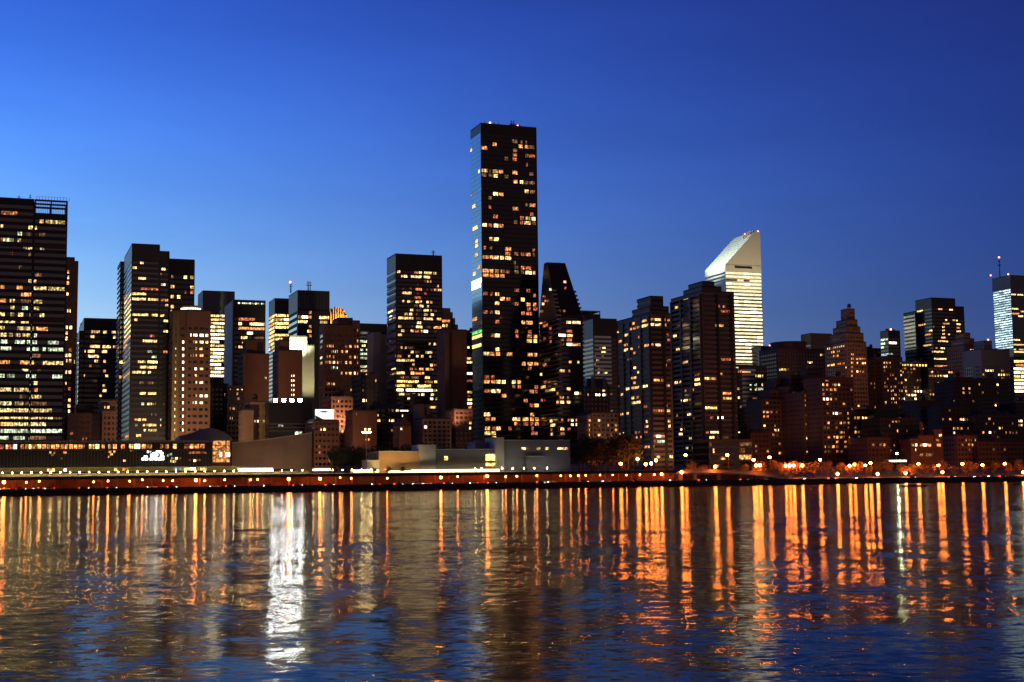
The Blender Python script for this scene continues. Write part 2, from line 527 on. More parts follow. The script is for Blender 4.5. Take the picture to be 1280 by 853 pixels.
for px in (642, 645): b.rooftop('antenna', px, 7, w=3)
b.rooftop('beacon', 615, 1.2, w=1.6, back=3); b.rooftop('beacon', 650, 0.8, w=1.4, back=3)
b.rooftop('plant', 645, 2.6, w=8)

# ---- slab at the left edge of the picture
b = Building('office_slab', 'broad glass office slab cut by the left picture edge, rows of lit floors', 'tower',
             [(None, -98, 43, 243, 75, 22), (None, 43, 84.5, 268, 75, 22)], 75, 'band', 3.72, 2.6, 'black', 'slabglass', 0.47, crown=0)
SEC = ('''S1 68 10-25d 40-52d 135-175d; 160 10-115o; 172 248-272o 328-355q; 217 190-225q 222-245q 265-290o 305-430q; 248 5-20q; 297 35-90p 118-145p 165-210d 260-300d;
337 0-20d 20-55q 115-140q; 352 158-180q 185-220q 268-295p; 425 65-85d 190-205d; 515 125-145d; 558 235-280d; 615 190-240q;
648 0-30o 110-150o 220-260q 265-310q 320-430q; 703 0-40o 140-215o; 740 0-35q 65-100q 140-215d 225-280q; 778 70-95q 145-185p 225-260q;
825 0-30q 70-95q 120-155q 195-225q 265-295q; S2 25 0-100q 140-190q; 68 0-30q 115-225q 240-318o; 97 0-45q 60-85q 105-135q 150-205q 228-245p;
147 5-50p 100-165p 180-210p 212-245p 320-390p; 188 5-75p 180-205p 215-255p 285-305p 320-420p; 240 215-270d; 296 0-65o 135-225o 285-420q; 327 145-190q 250-270d;
368 0-30p 50-98p 175-240p 350-415p; 415 225-250q; 457 0-75q 95-190q 230-250o; 508 130-170d 205-275q; 545 0-75q 100-155q 170-310d;
595 0-90q 92-205q 206-310q 311-345q; 637 0-90q 92-205q 206-310q 311-350q 352-415d; 683 0-90o 92-205q 206-305q; 725 0-90p 92-205p 206-308p 311-415p;
775 0-55p 90-165p 200-305d''')
b.survey(SEC, vi=0).survey(SEC, vi=1)
b.done()
x0, x1 = b.vol[1][0] - b.u0, b.vol[1][1] - b.u0
h = b.vol[1][4] - b.zb
for k in b.vol:
    mu = MB()
    n_ = int((k[1] - k[0]) / 1.45)
    for i in range(n_):
        xx = k[0] - b.u0 + .5 + i * 1.45
        mu.box(xx - .06, xx + .06, k[2] - b.v + .1, k[2] - b.v + .34, 2, k[4] - b.zb - 1.2)
    part('mullion', mu, M['grey'], b.root)
hf = zat(43, 249, 75) - b.zb
W1 = x1 - x0
fr = MB()
for yy in (0, 10.6, 21.3):
    for i in range(3):
        fr.box(x0 + i * (W1 - .7) / 2, x0 + i * (W1 - .7) / 2 + .7, yy, yy + .7, h, hf - 1.0)
    fr.box(x0, x1, yy, yy + .7, hf - 1.0, hf)
for xx in (x0, x1 - .7):
    fr.box(xx, xx + .7, .7, 21.3, hf - .98, hf - .02)
fr.box(x0 + .7, x1 - .7, .1, .4, h + (hf - h) * .45, h + (hf - h) * .53)
b.add('roof_frame', fr, M['dkbrown'])
lv = MB()
for i in range(16):
    lv.box(x0 + .8 + i * (W1 - 1.6) / 16, x0 + 1.0 + i * (W1 - 1.6) / 16, .2, .4, h, hf - 1.01)
b.add('louvre_screen', lv, M['steel'])
gt = MB()
for i in range(12):
    gt.tube((x0 + 1 + i * 1.55, .3, hf - .1), (x0 + 1 + i * 1.55, .3, hf + 1.8), .1, .1, 5)
gt.box(x0 + 1, x1 - .5, .25, .35, hf + 1.7, hf + 1.8)
b.add('roof_railing', gt, M['black'])
b.rooftop('antenna', 20, 4, 0, w=2); b.rooftop('antenna', 34, 5, 0, w=2)
for i in range(5):
    k = int((h - 8) / b.fh) - (2, 13, 20, 27, 33)[i]
    part('fascia', MB().box(0.1, x1 - .1, -.12, .02, k * b.fh - .9, k * b.fh + 1.1), M['dkbrown'], b.root)

b = Building('office_tower', 'narrow brown tower half hidden behind the broad left slab, white line below its roof', 'tower',
             [(None, 70, 93.5, 322.5, 180, 20), (None, 93.5, 98, 328, 186, 14)], 180, 'grid', 3.5, 2.6, 'dkbrown', 'glass', 0.4, crown=4)
b.survey('''S1 480 440-482W; 548 450-462w; 572 450-468w; 620 445-465o; 663 445-465w; 800 448-470w; S2 45 445-480y; 65 440-460w; 90 438-460o; 132 436-460w; 185 450-478o; 220 436-475w; 245 436-475o; 270 440-475w; 338 450-475w; 360 436-475w;
405 436-450w; 468 455-480r; 540 455-490w; 575 445-480y; 610 455-485w; 645 460-485w; 680 455-485w; 715 445-480w''')
b.survey('S1 490 487-520w; 620 487-500o; S2 275 483-512y', vi=1).done()

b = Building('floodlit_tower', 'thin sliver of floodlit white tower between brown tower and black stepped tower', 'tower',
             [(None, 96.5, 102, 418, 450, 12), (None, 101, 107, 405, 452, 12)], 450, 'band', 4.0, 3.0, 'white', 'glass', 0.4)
b.rnd(1.0, 'WW', run=(2, 3), full=True, ymax=432).done()  # floodlight on the pale walls put in as full rows of glowing panes

b = Building('office_tower', 'black stepped tower with a green glow at its left roof corner', 'tower',
             [(99, 105, 149, 399), (97, 99, 106, 415, 328, 20)], 330, 'band', 3.6, 2.6, 'black', 'glass', 0.45, crown=5)
b.survey('''N 80 88-120g 130-165g; 130 128-185w 208-232w 265-290w; 152 122-150w; 172 275-288w; 218 120-182w 275-288w; 240 128-185w; 235 205-258w; 265 75-90w 105-150w; 272 200-235w; 290 108-178w;
325 210-225o; 335 150-172w; 357 115-130r; 392 208-225o; 415 62-85w; 440 222-240w; 450 135-165d; 490 205-220w; 515 205-230w; 535 205-238w; 555 185-195o''').done()

b = Building('brick_building', 'low dark brick block with a black plant box on top, beside the left slab', 'building',
             [(None, 86, 127, 518)], 150, 'grid', 3.4, 3.2, 'dkbrown', 'glass', 0.5)
b.rnd(.05, 'rdo').done()
part('plant_room', MB().box(4, 14.5, 4, 14, b.vol[0][4] - b.zb, b.vol[0][4] - b.zb + 6), M['black'], b.root)
b = Building('brick_building', 'slim reddish brick block with one orange lit wall, below the black stepped tower', 'building',
             [(None, 126, 146, 501), (None, 128, 145, 514, 143, 8)], 150, 'grid', 3.3, 3.0, 'brown', 'glass', 0.5)
b.survey('N 632 215-250w; 700 250-282o; 718 198-230w; 745 245-272y; 780 232-245w; 800 232-245o').done()
part('lit_bay', MB().box(1.0, 5.0, -8, -7.2, 0, 17), M['rust'], b.root)

# ---- dark glass pair with the bright side face
b = Building('glass_tower', 'dark glass tower with a golden reflecting side face, left one of a stepped pair', 'tower',
             [(155.5, 165, 200, 306, None), (None, 200, 212, 315.5, 171, 26)], 170, 'band', 3.3, 2.4, 'slate', 'slabglass', 0.56, crown=8)
b.survey('''O1 207 135-170y 200-225w; 313 185-245w; 418 205-255r 260-350r; 450 135-247w; 487 133-245w 262-355w; 632 133-265y 295-358y; 670 150-175w;
770 275-315r; 823 222-335y; O2 122 258-295p; 178 292-332p; 222 180-240y 255-358y; 268 197-250y 255-332y; 317 135-240y 265-285w; 365 190-230d 262-312d;
458 197-245y 265-332y; 550 210-230p 255-295y 300-330d; 645 290-300d 320-358d; 692 150-175o 180-205w 215-248w; 740 158-175w 222-238y 252-315y 322-358y; 787 230-245y 265-358y; 832 165-205w''')
b.survey('O1 205 385-405w; 235 375-405w; 297 362-376r; 368 372-405w; 508 370-398o 402-432o; 542 405-432w; 632 364-395y; 685 390-430y; 770 390-430y; O2 120 390-425o; 692 364-372p; 740 364-372y; 550 390-400d', vi=1)
for y in range(492, 800, 23):  # golden reflection in the side glass, built as rows of glowing panes
    b.survey('O1 %d 66-84%s 88-126%s' % (y, random.choice('yyo'), random.choice('yyyw')), 's')
b.survey('O2 15 95-125p; 55 60-115o; 100 60-85o; 282 62-118d; 337 58-118o; 370 85-115d; 832 70-110o', 's')
b.done()
u0, u1, va, vb, zt = Buildings[-1].vol[0]
b = Buildings[-1]
for k in range(int((zat(160, 376, 170) - b.zb) / 3.3), int((zt - b.zb - 8) / 3.3)):
    part('side_glazing', MB().box(u0 - b.u0 + .27, u0 - b.u0 + .33, .6, vb - va - .4, k * 3.3 + 1.2, k * 3.3 + 3.28), M['mirror'], b.root)
b = Building('glass_tower', 'narrow greenish glass blade standing against the golden side face', 'tower',
             [(None, 150.5, 156.5, 328.5)], 235, 'band', 3.4, 2.0, 'grey', 'mirror', 0.3)
b.survey('O1 205 1-2d; O2 208 28-60y; 250 22-40d; 338 20-40o', minw=2).done()
b = Building('glass_tower', 'dark glass tower, lower right one of the stepped pair, square lit windows', 'tower',
             [(207, 212, 243.5, 325)], 200, 'band', 3.3, 3.4, 'dark', 'glass', 0.36, crown=7)
b.survey('''O1 253 453-478w 612-628d; 290 557-583y 611-635y; 315 455-470d; 382 450-478w 611-637y; 418 612-635r; 447 503-528y 565-578r 612-630r; 477 450-475w; 543 450-475w; 575 450-475w;
575 500-525w; 720 435-465y; 670 440-465y; O2 65 432-452w; 205 440-450d; 500 428-465W''').done()

# ---- tan brick tower with the lit crown ring
b = Building('brick_tower', 'tan brick tower with a lit roof ring and a bright stack of corner windows', 'tower',
             [(None, 233.5, 263.5, 388.5, 140, 22), (None, 216, 233.5, 388.5, 143, 18)], 140, 'grid', 4.15, 3.8, 'brown', 'glass', 0.62, crown=9)
b.survey('''E1 392 195-215y 225-250y 262-290y 298-328y; 448 225-250w 258-285w; 495 187-213w 228-245o 262-290w; 597 220-252W 260-290w; 645 222-250w; 693 225-250w 260-290w; 797 190-205o 230-245o 262-288W 298-325W;
O2 517 615-635w 655-670w 690-710w; 570 612-635w 650-675W 688-712w''')
b.survey('E1 310 185-216W 224-254W 262-292W 299-328W', tall=2.6)
for i in range(15):
    y = 400 + i * 50
    b.survey('E1 %d 118-158W' % y, vi=1, tall=1.2)
    b.survey('E1 %d 50-66w' % (y + 10), vi=1)
b.done()
h = b.vol[0][4] - b.zb
xa = uat(228, 386, 143) - b.u0; xb = uat(253, 386, 143) - b.u0
cx, rr = (xa + xb) / 2, (xb - xa) / 2
part('roof_drum', MB().tube((cx, rr + 4, h), (cx, rr + 4, h + 1.0), rr, rr, 24).tube((cx, rr + 4, h + 1.002), (cx, rr + 4, h + 4), rr * .9, rr * .9, 24), M['brown'], b.root)
part('light_ring', MB().tube((cx, rr + 4, h + 1.05), (cx, rr + 4, h + 2.5), rr * 1.03, rr * 1.03, 24), E['W'], b.root)
for px in (217.5, 221.5):
    x = uat(px, 450, 143) - b.u0
    part('corner_panel', MB().box(x - .7, x + .7, 2.8, 2.98, 2, h - 1), M['olive'], b.root)

b = Building('office_tower', 'grey tower with chamfered top and closely stacked white lit floors', 'tower',
             [(None, 253.5, 293.5, 364.5, None, 30)], 420, 'rib', 3.1, 1.7, 'grey', 'glass', 0.40, crown=18)
b.rnd(.93, 'WWWyWyw', run=(3, 7), full=True, ymin=386, ymax=473).done()
b = Building('slab_tower', 'black office tower with a plain grey end wall and a line of roof lights', 'tower',
             [(281.5, 292, 332, 376)], 330, 'band', 3.55, 2.2, 'black', 'glass', 0.4, crown=11)
b.survey('''E1 167 580-665w 680-755o; 192 580-715r; 220 580-605w 670-790w; 250 605-660o; 272 580-800o; 303 650-695W; 333 600-620w 680-790d; 355 620-650w; 385 610-640w; 412 580-640w;
430 550-560d; 545 548-560d''').done()
h = b.vol[0][4] - b.zb; u0 = b.u0
part('end_wall', MB().box(-.5, -.06, 1, b.vol[0][3] - b.v + .1, -6, h + .3), M['pale'], b.root)
for i in range(14):
    part('roof_light', MB().box(3.5 + i * 1.45, 4.3 + i * 1.45, -.5, -.12, h - 2.2, h - 1.3), E['p' if i % 3 else 'W'], b.root)

b = Building('office_tower', 'dark crowned tower with yellow striped lit floors, left of the ribbed black tower', 'tower',
             [(336, 343.5, 362, 374)], 520, 'band', 3.6, 2.4, 'dark', 'glass', 0.34, crown=12)
b.rnd(.95, 'yyWyw', run=(3, 6), full=True, ymin=386, ymax=440)
b.rnd(.95, 'yywyo', 's', run=(3, 6), full=True, ymin=386, ymax=440).done()
b = Building('office_tower', 'black tower with a ribbed blank crown and two roof masts', 'tower',
             [(361, 372, 412, 364)], 430, 'rib', 4.0, 1.7, 'black', 'glass', 0.4, crown=16)
b.survey('M 243 510-560w 635-695w; 287 520-560W 490-515d; 333 490-555w; 310 635-700w; 335 640-690w; 390 555-570w;'
         + ';'.join('%d 568-584o' % y for y in (243, 265, 287, 308, 350, 372, 393, 435)))
b.done()
for i in range(9):
    h = b.vol[0][4] - b.zb - 22 - i * 5.4
    part('side_band', MB().box(-.35, -.05, 1, b.vol[0][3] - b.v - 1, h, h + 2.3), M['mirror'], b.root)
h = b.vol[0][4] - b.zb
for i in range(22):
    x = .6 + i * (b.vol[0][1] - b.u0 - 1.2) / 21
    part('crown_rib', MB().box(x - .25, x + .25, -.32, -.05, h - 15, h - .4), M['grey'], b.root)
b.rooftop('antenna', 363.5, 9, w=4, back=14); b.rooftop('beacon', 362.5, 8, w=1.8, back=12)
b.rooftop('antenna', 385, 10, w=5); b.rooftop('antenna', 387.5, 10, w=4)

# ---- golden art deco crown far behind
b = Building('deco_tower', 'golden floodlit art deco crown peeking over the red brick tower', 'tower',
             [(None, 411, 434, 393, 800, 20), (None, 412.5, 431, 387, 802, 16)], 800, 'rib', 4, 2.6, 'tan', 'tan', 0.4)
for i, (px, yt) in enumerate(((414, 391), (417, 386), (420, 383), (423, 384), (426, 384.5), (429, 389), (432, 394))):
    x = uat(px, yt, 795) - b.u0; z = zat(px, yt, 795) - b.zb
    part('crown_fin', MB().prism([(x - 1.4, -6), (x + 1.4, -6), (x + 1.4, 2), (x - 1.4, 2)], 30, z, top=[(x - .5, -4, z), (x + .5, -4, z), (x + .5, 1, z), (x - .5, 1, z)]), M['tan'], b.root)
b.done(); b.rooftop('antenna', 418, 9, w=5)

b = Building('brick_tower', 'red brown brick tower with dotted lit windows and a setback glass corner', 'tower',
             [(399, 405, 441, 406, 262), (None, 423, 441, 398.5, 270, 18), (None, 441, 450, 402, 261, 24)], 262, 'grid', 3.95, 2.9, 'brown', 'glass', 0.5, crown=4)
b.survey('''F1 205 165-250d; 242 120-235p 243-280w 285-315w; 360 120-122o 135-165o 172-190o 322-355o; 388 135-160o 295-312r 325-358w; 418 172-192w 207-228w;
447 135-165o 175-198o 210-237o 247-275o 285-317w; 478 320-358o; 537 120-130o 135-165o 172-205w 212-232o 245-262r 285-310w 322-358o; 567 172-200p 210-228p;
597 250-272w 285-308o 317-355w; 627 292-305r 345-358r; 712 120-122o 135-155o 172-202w; 775 345-362w''')
b.survey('F1 360 372-415o; 240 395-405o; 340 400-418w; 478 370-405w; 510 390-410r; 597 370-402w; 627 390-410r', vi=2)
b.survey('F1 270 66-88W; 310 70-90c; 340 70-90c; 370 72-90c; 405 75-92d; 505 70-86W; 537 72-90w', 's').done()
b = Building('office_tower', 'flat topped black block with pale lit strips, right of the red brown brick tower', 'tower',
             [(None, 449, 484, 405.5, None, 30)], 420, 'band', 3.6, 2.6, 'dark', 'glass', 0.45, crown=6)
b.survey('''F1 205 440-500d; 322 432-545p; 348 500-520d; 378 445-475w 495-530w; 403 432-455p 480-545p; 432 432-545p; 460 432-480p 490-530y; 490 432-545p; 540 450-475y 505-545y; 570 432-545p; 597 435-490w 535-550p; 625 432-475y 480-545y''').done()
b = Building('slab_building', 'slim pale concrete slab with two white lit floors, left of the tall black office tower', 'tower',
             [(None, 466.5, 476.5, 415.5, 240, 18), (None, 476.5, 485, 418, 243, 18)], 240, 'plain', 3.5, 3, 'pale', 'glass', 0.4)
b.survey('F1 320 630-672W; 352 625-672W; 530 622-665w; 655 640-660w; 770 635-665o', vi=1, tall=1.2).done()
b = Building('apartment_block', 'dark low block in front of the slim pale concrete slab', 'building',
             [(None, 451, 474, 470.5)], 190, 'grid', 3.4, 3, 'dark', 'glass', 0.45)
b.survey('F1 688 560-572w; 850 450-485w; 755 450-460d').rnd(.03, 'wo').done()

# ---- black office tower in the middle left
b = Building('office_tower', 'tall black office tower left of the tallest tower, ragged lit strips on all floors', 'tower',
             [(483.5, 494.5, 552.5, 318.5)], 200, 'band', 2.95, 2.3, 'black', 'glass', 0.44, crown=9)
b.survey('''D1 190 150-200w 220-300y 303-380y 390-420w 425-455w 475-500d; 230 155-180w 305-335r 345-372y 395-460y 475-500w; 268 190-205w 212-242w 275-300w 305-370w 390-445w;
312 393-410d 420-433w 445-458w; 345 198-210d 332-342d 510-522w; 380 268-282r 315-340o 345-372r 415-425d 450-465r 480-515o 517-545w; 412 198-215w 220-280y 332-345d 395-415r; 455 310-362r;
492 198-215w 245-268y 275-300d 318-345w 350-372w 415-435w 450-465w; 530 305-335d 355-385w 420-437w; 568 270-295w 325-370d 390-435w 450-460w 480-505d;
605 165-185w 220-248w 262-285w 320-335d 393-422w 455-478w; 640 185-215y 218-295w 325-370d 390-415w 420-445w 450-470w 505-545o; 682 165-190w 280-292d 330-365w;
718 190-215w 322-375y 420-450d 480-545o; 755 160-195o 275-300w 310-345r 365-380w 390-425W 485-505d;
D2 50 177-195w 215-230w 240-290d 417-432w 460-478w; 92 265-285w 300-340d 390-445w; 127 145-182r 243-258w 310-330w 352-370w 420-437w; 160 143-210y 213-295y; 200 278-295w 430-450w;
233 255-280r 298-315r 335-370o 390-420o 430-455w 460-490r; 270 143-212y 265-290w 298-380o; 305 180-205r 220-250d 270-330d 385-425w; 342 143-215y 220-295y 300-330w 385-450o 465-520y;
378 145-215y 220-272y 320-435y; 413 132-200W 222-450W 455-490y 492-522o; 452 165-210w 220-265d 280-300w 325-340w 355-380w 435-460w; 490 235-258w 430-452w 475-522y; 560 425-475y 480-522d;
597 150-215W 218-240w''')
b.survey('D1 478 70-85w; 580 72-110w; 618 80-100w; 640 115-132w; 658 80-100w; 718 112-128w; D2 165 72-128y; 272 95-130y; 420 85-130y; 600 105-130w', 's').done()
for i in range(16):
    z = (b.vol[0][4] - b.zb) - 16 - i * 5.1
    part('side_band', MB().box(-.35, -.05, 1, b.vol[0][3] - b.v - 1, z, z + 2.2), M['grey'], b.root)
b.rooftop('antenna', 542, 5, w=5, back=4)
b = Building('office_building', 'dark stub with two lit rows, attached right of the tall black office tower', 'building',
             [(None, 551, 563, 386.5, None, 22)], 260, 'band', 3.5, 2.4, 'dkbrown', 'glass', 0.4, crown=5)
b.survey('D1 655 555-585o 590-620o; 690 555-580w 590-600w; D2 88 528-548w; 112 528-545w; 165 535-560w; 195 535-565W; 287 532-565W; 318 540-550d; 347 535-562w; 405 540-565w; 495 540-550o; 520 540-560d; 548 535-565w; 578 535-565w').done()
b = Building('office_building', 'dark tower with a steeply stepped roof slope, behind the stub and brown slab', 'building',
             [(None, 562, 566, 391.5, 500, 20), (None, 566, 569, 399, 498, 20), (None, 569, 572.5, 407, 496, 20)], 500, 'band', 3.5, 2.4, 'grey', 'glass', 0.4)
b.done()
b = Building('slab_building', 'brown slab with one vertical line of white stair lights, just left of the tallest tower', 'tower',
             [(None, 556, 583.5, 413, None, 18)], 150, 'plain', 3.05, 3, 'dkbrown', 'glass', 0.4)
b.survey(';'.join('D1 %d 617-633W' % y if i == 0 else '%d 617-633W' % y for i, y in enumerate((780, 815, 840)))
         + ';' + ';'.join(('D2 ' if i == 0 else '') + '%d 594-612W' % y for i, y in enumerate((18, 45, 75, 102, 135, 165, 193, 223, 253, 282, 312, 343, 373, 402, 432, 462, 490, 520, 548, 578))), minw=1.1).done()
u0, u1 = b.vol[0][0] - b.u0, b.vol[0][1] - b.u0; h = b.vol[0][4] - b.zb
xs = uat(563.5, 460, 150) - b.u0
part('stair_recess', MB().box(xs - 1.2, xs + 1.2, -.06, .1, 8, h - 1), M['black'], b.root)
part('plant_room', MB().box(u0 + 4, u1 - 6, 4, 14, h, h + 1.8), M['dark'], b.root)
b = Building('apartment_block', 'dark block with a column of pale lit rows squeezed against the tallest tower', 'building',
             [(None, 582, 604, 417, None, 20)], 320, 'band', 3.0, 2.6, 'black', 'glass', 0.4)
b.survey('D2 55 717-735w 748-762w; 143 735-765w; 172 735-778o; 200 712-788w; 290 732-788W; 345 720-788r; 437 740-785y; 493 718-770r; 520 720-785w; 550 722-785W; 580 718-735w 745-785o; 718 765-780w; 745 765-778w; 770 762-778w; 803 765-775w').done()
b = Building('brick_building', 'dark brown brick block below the slab with the stair lights', 'building',
             [(None, 568, 591, 513)], 120, 'grid', 3.3, 3, 'dkbrown', 'glass', 0.5)
b.survey('D2 638 535-568r 585-612W; 668 590-620r; 718 764-780w; 745 764-776w; 770 762-778w').done()

# ---- wedge topped balcony tower
v = 190
b = Building('apartment_tower', 'dark balconied tower with a wedge shaped top, right of the tallest tower', 'tower',
             [(673.5, 697, 728, 395)], v, 'band', 3.2, 3.2, 'black', 'glass', 0.36)
u0, u1, va, vb, zt = b.vol[0]
b.survey('''H1 597 308-350w 360-395w 400-430w; 658 310-358r; 695 235-298W 312-362w; 730 312-355r 260-285d; 765 312-362w 255-285d; 800 242-298o 312-360W 368-430o; 770 408-420d;
H2 140 305-325o; 157 375-388w; 237 230-270o 302-315d; 362 287-315w; 393 352-380W 387-405o; 425 225-262w 292-305d; 455 232-262o 290-313w; 487 230-263w 288-313w; 610 243-257r 295-312r 322-340w 360-385o 390-408o;
675 322-342w 360-385w 390-410w; 710 235-265w 295-315r; 745 233-268o''')
b.survey('''H1 600 65-85w; 628 95-140r; 645 150-168r; 728 100-118r; 750 155-168r; H2 90 18-45w; 125 100-145d; 165 90-115r; 235 65-80y; 320 95-115r; 370 70-110w 145-185y; 400 105-160d; 425 200-215o; 478 70-85r; 487 200-217o;
622 145-162w; 655 150-185w; 712 150-165r; 745 150-168w''', 's')
b.done()
xl, xr = 0.0, u1 - u0
dp = vb - va; hb = zt - b.zb
yf, yb = dp * .62, dp * .80
ht = zat(695, 328.5, v + yf) - b.zb
xt0, xt1 = uat(684, 328.5, v + yf) - b.u0, uat(706.5, 329, v + yf) - b.u0
part('wedge_roof', MB().prism([(xl, 0), (xr, 0), (xr, dp), (xl, dp)], hb, ht, top=[(xt0, yf, ht), (xt1, yf, ht), (xt1, yb, ht), (xt0, yb, ht)]), M['black'], b.root)
hm = hb + (ht - hb) * .55
for k in range(4, int((hm - 1) / 3.2)):
    z = k * 3.2
    t = max(0.0, (z - hb) / (ht - hb))
    xr2 = xr + (xt1 - xr) * t; xl2 = xl + (xt0 - xl) * t
    y0, y1 = yf * t, dp + (yb - dp) * t
    o = part('balcony', MB().box(xr2 - .6, xr2 + 1.5, y0 + .4, y0 + 4.4, z, z + .25), M['grey'], b.root)
    part('railing', MB().box(xr2 + 1.35, xr2 + 1.5, y0 + .4, y0 + 4.4, z + .25, z + 1.25).box(xr2 - .2, xr2 + 1.35, y0 + .4, y0 + .5, z + .25, z + 1.25), M['grey'], o)
    o = part('balcony', MB().box(xl2 - 1.6, xl2 + 2.2, y0 - 1.3, y0 + 2.6, z, z + .25), M['pale'] if k % 2 else M['grey'], b.root)
    part('railing', MB().box(xl2 - 1.6, xl2 + 2.2, y0 - 1.3, y0 - 1.18, z + .25, z + 1.2), M['pale'] if k % 3 else M['grey'], o)
b2 = survey('H1 205 278-298w; 265 285-298r; 487 235-250r 270-290r; 348 90-115r; 390 108-140r; 420 85-105w; 490 65-95d; 280 150-168p')
for x0, x1, y, c in b2:
    ua, z = hit(x0, y, v - .1); ub, _ = hit(x1, y, v - .1)
    z -= b.zb
    t = max(0.0, (z - hb) / (ht - hb))
    ua, _ = hit(x0, y, v + yf * t); ub, _ = hit(x1, y, v + yf * t)
    link('window', wmesh(ub - ua, 1.6, c), b.root, ((ua + ub) / 2 - b.u0, yf * t - .9, z))

b = Building('office_tower', 'flat roofed tower with a pale open frame on top, right of the wedge topped tower', 'tower',
             [(None, 715, 750.5, 393, None, 26)], 520, 'band', 3.8, 3, 'dark', 'glass', 0.4, crown=3)
u0, u1, va, vb, zt = b.vol[0]; h = zt - b.zb
fr = MB().box(0, u1 - u0, 0, 20, h + 3.2, h + 4.2)
for i in range(4):
    fr.box(i * (u1 - u0 - .8) / 3, i * (u1 - u0 - .8) / 3 + .8, 0, .8, h, h + 3.2)
b.add('roof_frame', fr, M['tan']); b.done()
b = Building('office_tower', 'dark glass block with grey blue strips, between wedge topped tower and bronze balcony blocks', 'tower',
             [(724, 741, 771, 399)], 400, 'band', 3.75, 2.6, 'black', 'glass', 0.42, crown=16)
b.survey('H1 718 510-520p 630-655p; 810 625-655y; 840 530-550p; H2 28 575-610p; 55 490-510p 570-608y; 85 505-525d; 115 570-590d; 140 530-550p; 225 590-622y; 252 540-555p; 205 540-590d', vi=0)
b.rnd(.06, 'dpd').done()
h = b.vol[0][4] - b.zb
for i in range(12):
    z = h - 17 - i * 3.75
    part('strip_glazing', MB().box(1, b.vol[0][1] - b.u0 - 6, -.2, -.05, z, z + 1.9), M['mirror'], b.root)

b = Building('mansard_building', 'dark ornate building with two pale triangular gables, below the glass block', 'building',
             [(None, 733, 762, 484)], 260, 'grid', 3.6, 3.2, 'dkbrown', 'glass', 0.5)
u0, u1, va, vb, zt = b.vol[0]; h = zt - b.zb; w_ = u1 - u0
part('mansard_roof', MB().prism([(0, 0), (w_, 0), (w_, vb - va), (0, vb - va)], h, h + 6, top=[(2, 3, h + 7), (w_ - 2, 3, h + 7), (w_ - 2, vb - va - 3, h + 7), (2, vb - va - 3, h + 7)]), M['dark'], b.root)
for cx in (w_ * .28, w_ * .78):
    mb = MB(); i0 = len(mb.v)
    mb.prism([(cx - 2.6, -.4), (cx + 2.6, -.4), (cx + 2.6, 2.5), (cx - 2.6, 2.5)], h - 2, h + 9, top=[(cx - .3, -.4, h + 9), (cx + .3, -.4, h + 9), (cx + .3, 2.5, h + 9), (cx - .3, 2.5, h + 9)])
    part('gable', mb, M['grey'], b.root)
b.survey('H2 283 428-480o; 320 428-450w; 350 420-440d; 373 570-605w; 420 420-435w 448-462w; 420 522-560W 575-612W; 495 425-438w; 695 435-458w').done()
b = Building('apartment_block', 'tan brick apartment block lit orange from below, left foot of the bronze balcony block', 'building',
             [(None, 740, 773, 516.5, 150, 22), (None, 734, 741, 519, 152, 18)], 150, 'grid', 3.3, 3.2, 'tan', 'glass', 0.5)
b.survey('H2 637 545-573w; 668 545-573d; 672 622-640w 678-712w; 698 680-712o; 730 542-570y; 762 597-610r 640-655r').survey('H2 610 465-482o; 650 458-475o; 695 460-475o; 740 458-475o', vi=1).done()

b = Building('apartment_block', 'distant dark block glimpsed in the gap right of the tallest tower', 'building',
             [(None, 655, 700, 420, 700, 20)], 700, 'grid', 3.5, 3, 'dark', 'glass', .5)
b.rnd(.08, 'owd', ymax=545).done()
b = Building('apartment_block', 'distant dark block filling the gap left of the bronze balcony blocks', 'building',
             [(None, 760, 785, 404, 480, 24)], 480, 'grid', 3.5, 3, 'dkbrown', 'glass', .5)
b.rnd(.05, 'owd', ymax=545).done()
# ---- twin bronze balcony blocks
b = Building('apartment_tower', 'left and lower one of two bronze apartment towers with stepped roofs', 'tower',
             [(772, 812, 838, 392.5), (785, 812, 836, 384, 62, 26), (792, 813, 829, 371.5, 66, 20)], 60, 'band', 3.2, 3.0, 'bandclad', 'dullglass', 0.5, zb=9)
b.survey('''R1 290 335-370o 385-435w 447-475o; 330 335-375w 387-437w 447-483w; 517 340-370o 390-435w; 440 490-510d; 465 495-520r; 628 490-520d; 665 470-488o; 270 495-515r;
R2 60 375-425o 440-460r; 75 475-515w; 258 470-495r; 290 360-385r 392-428o 435-468r; 300 505-520w; 330 465-500w; 415 500-520w; 455 505-520w; 545 365-395o 397-435W 437-475o; 590 365-395d 405-475p; 630 335-375w;
718 390-430w 515-550y''')
b.survey('''R1 300 265-300w; 340 263-300w 305-325w; 350 215-255o; 360 155-175o 185-205o; 325 178-200o; 440 112-150w; 455 85-105r; 465 55-80o; 522 100-135o; 560 105-135w 155-178w; 578 187-207o; 430 228-243r; 520 285-325o; 535 232-248r;
620 135-165d; 692 190-207w; 800 157-185o 190-213w; 830 185-205o; 760 223-235w; R2 20 157-185o 192-213w; 52 185-207o; 127 163-235w 122-160w; 115 275-310y; 178 77-107w; 200 167-192y; 195 215-235o; 235 170-210y 212-247w;
292 280-308r; 355 72-100w 128-145w; 398 300-313w; 437 285-303o 305-320w; 520 200-215r 228-248d; 555 190-220o 250-270o; 517 285-312r; 525 98-112y; 630 285-310o 315-330w''', 's').done()
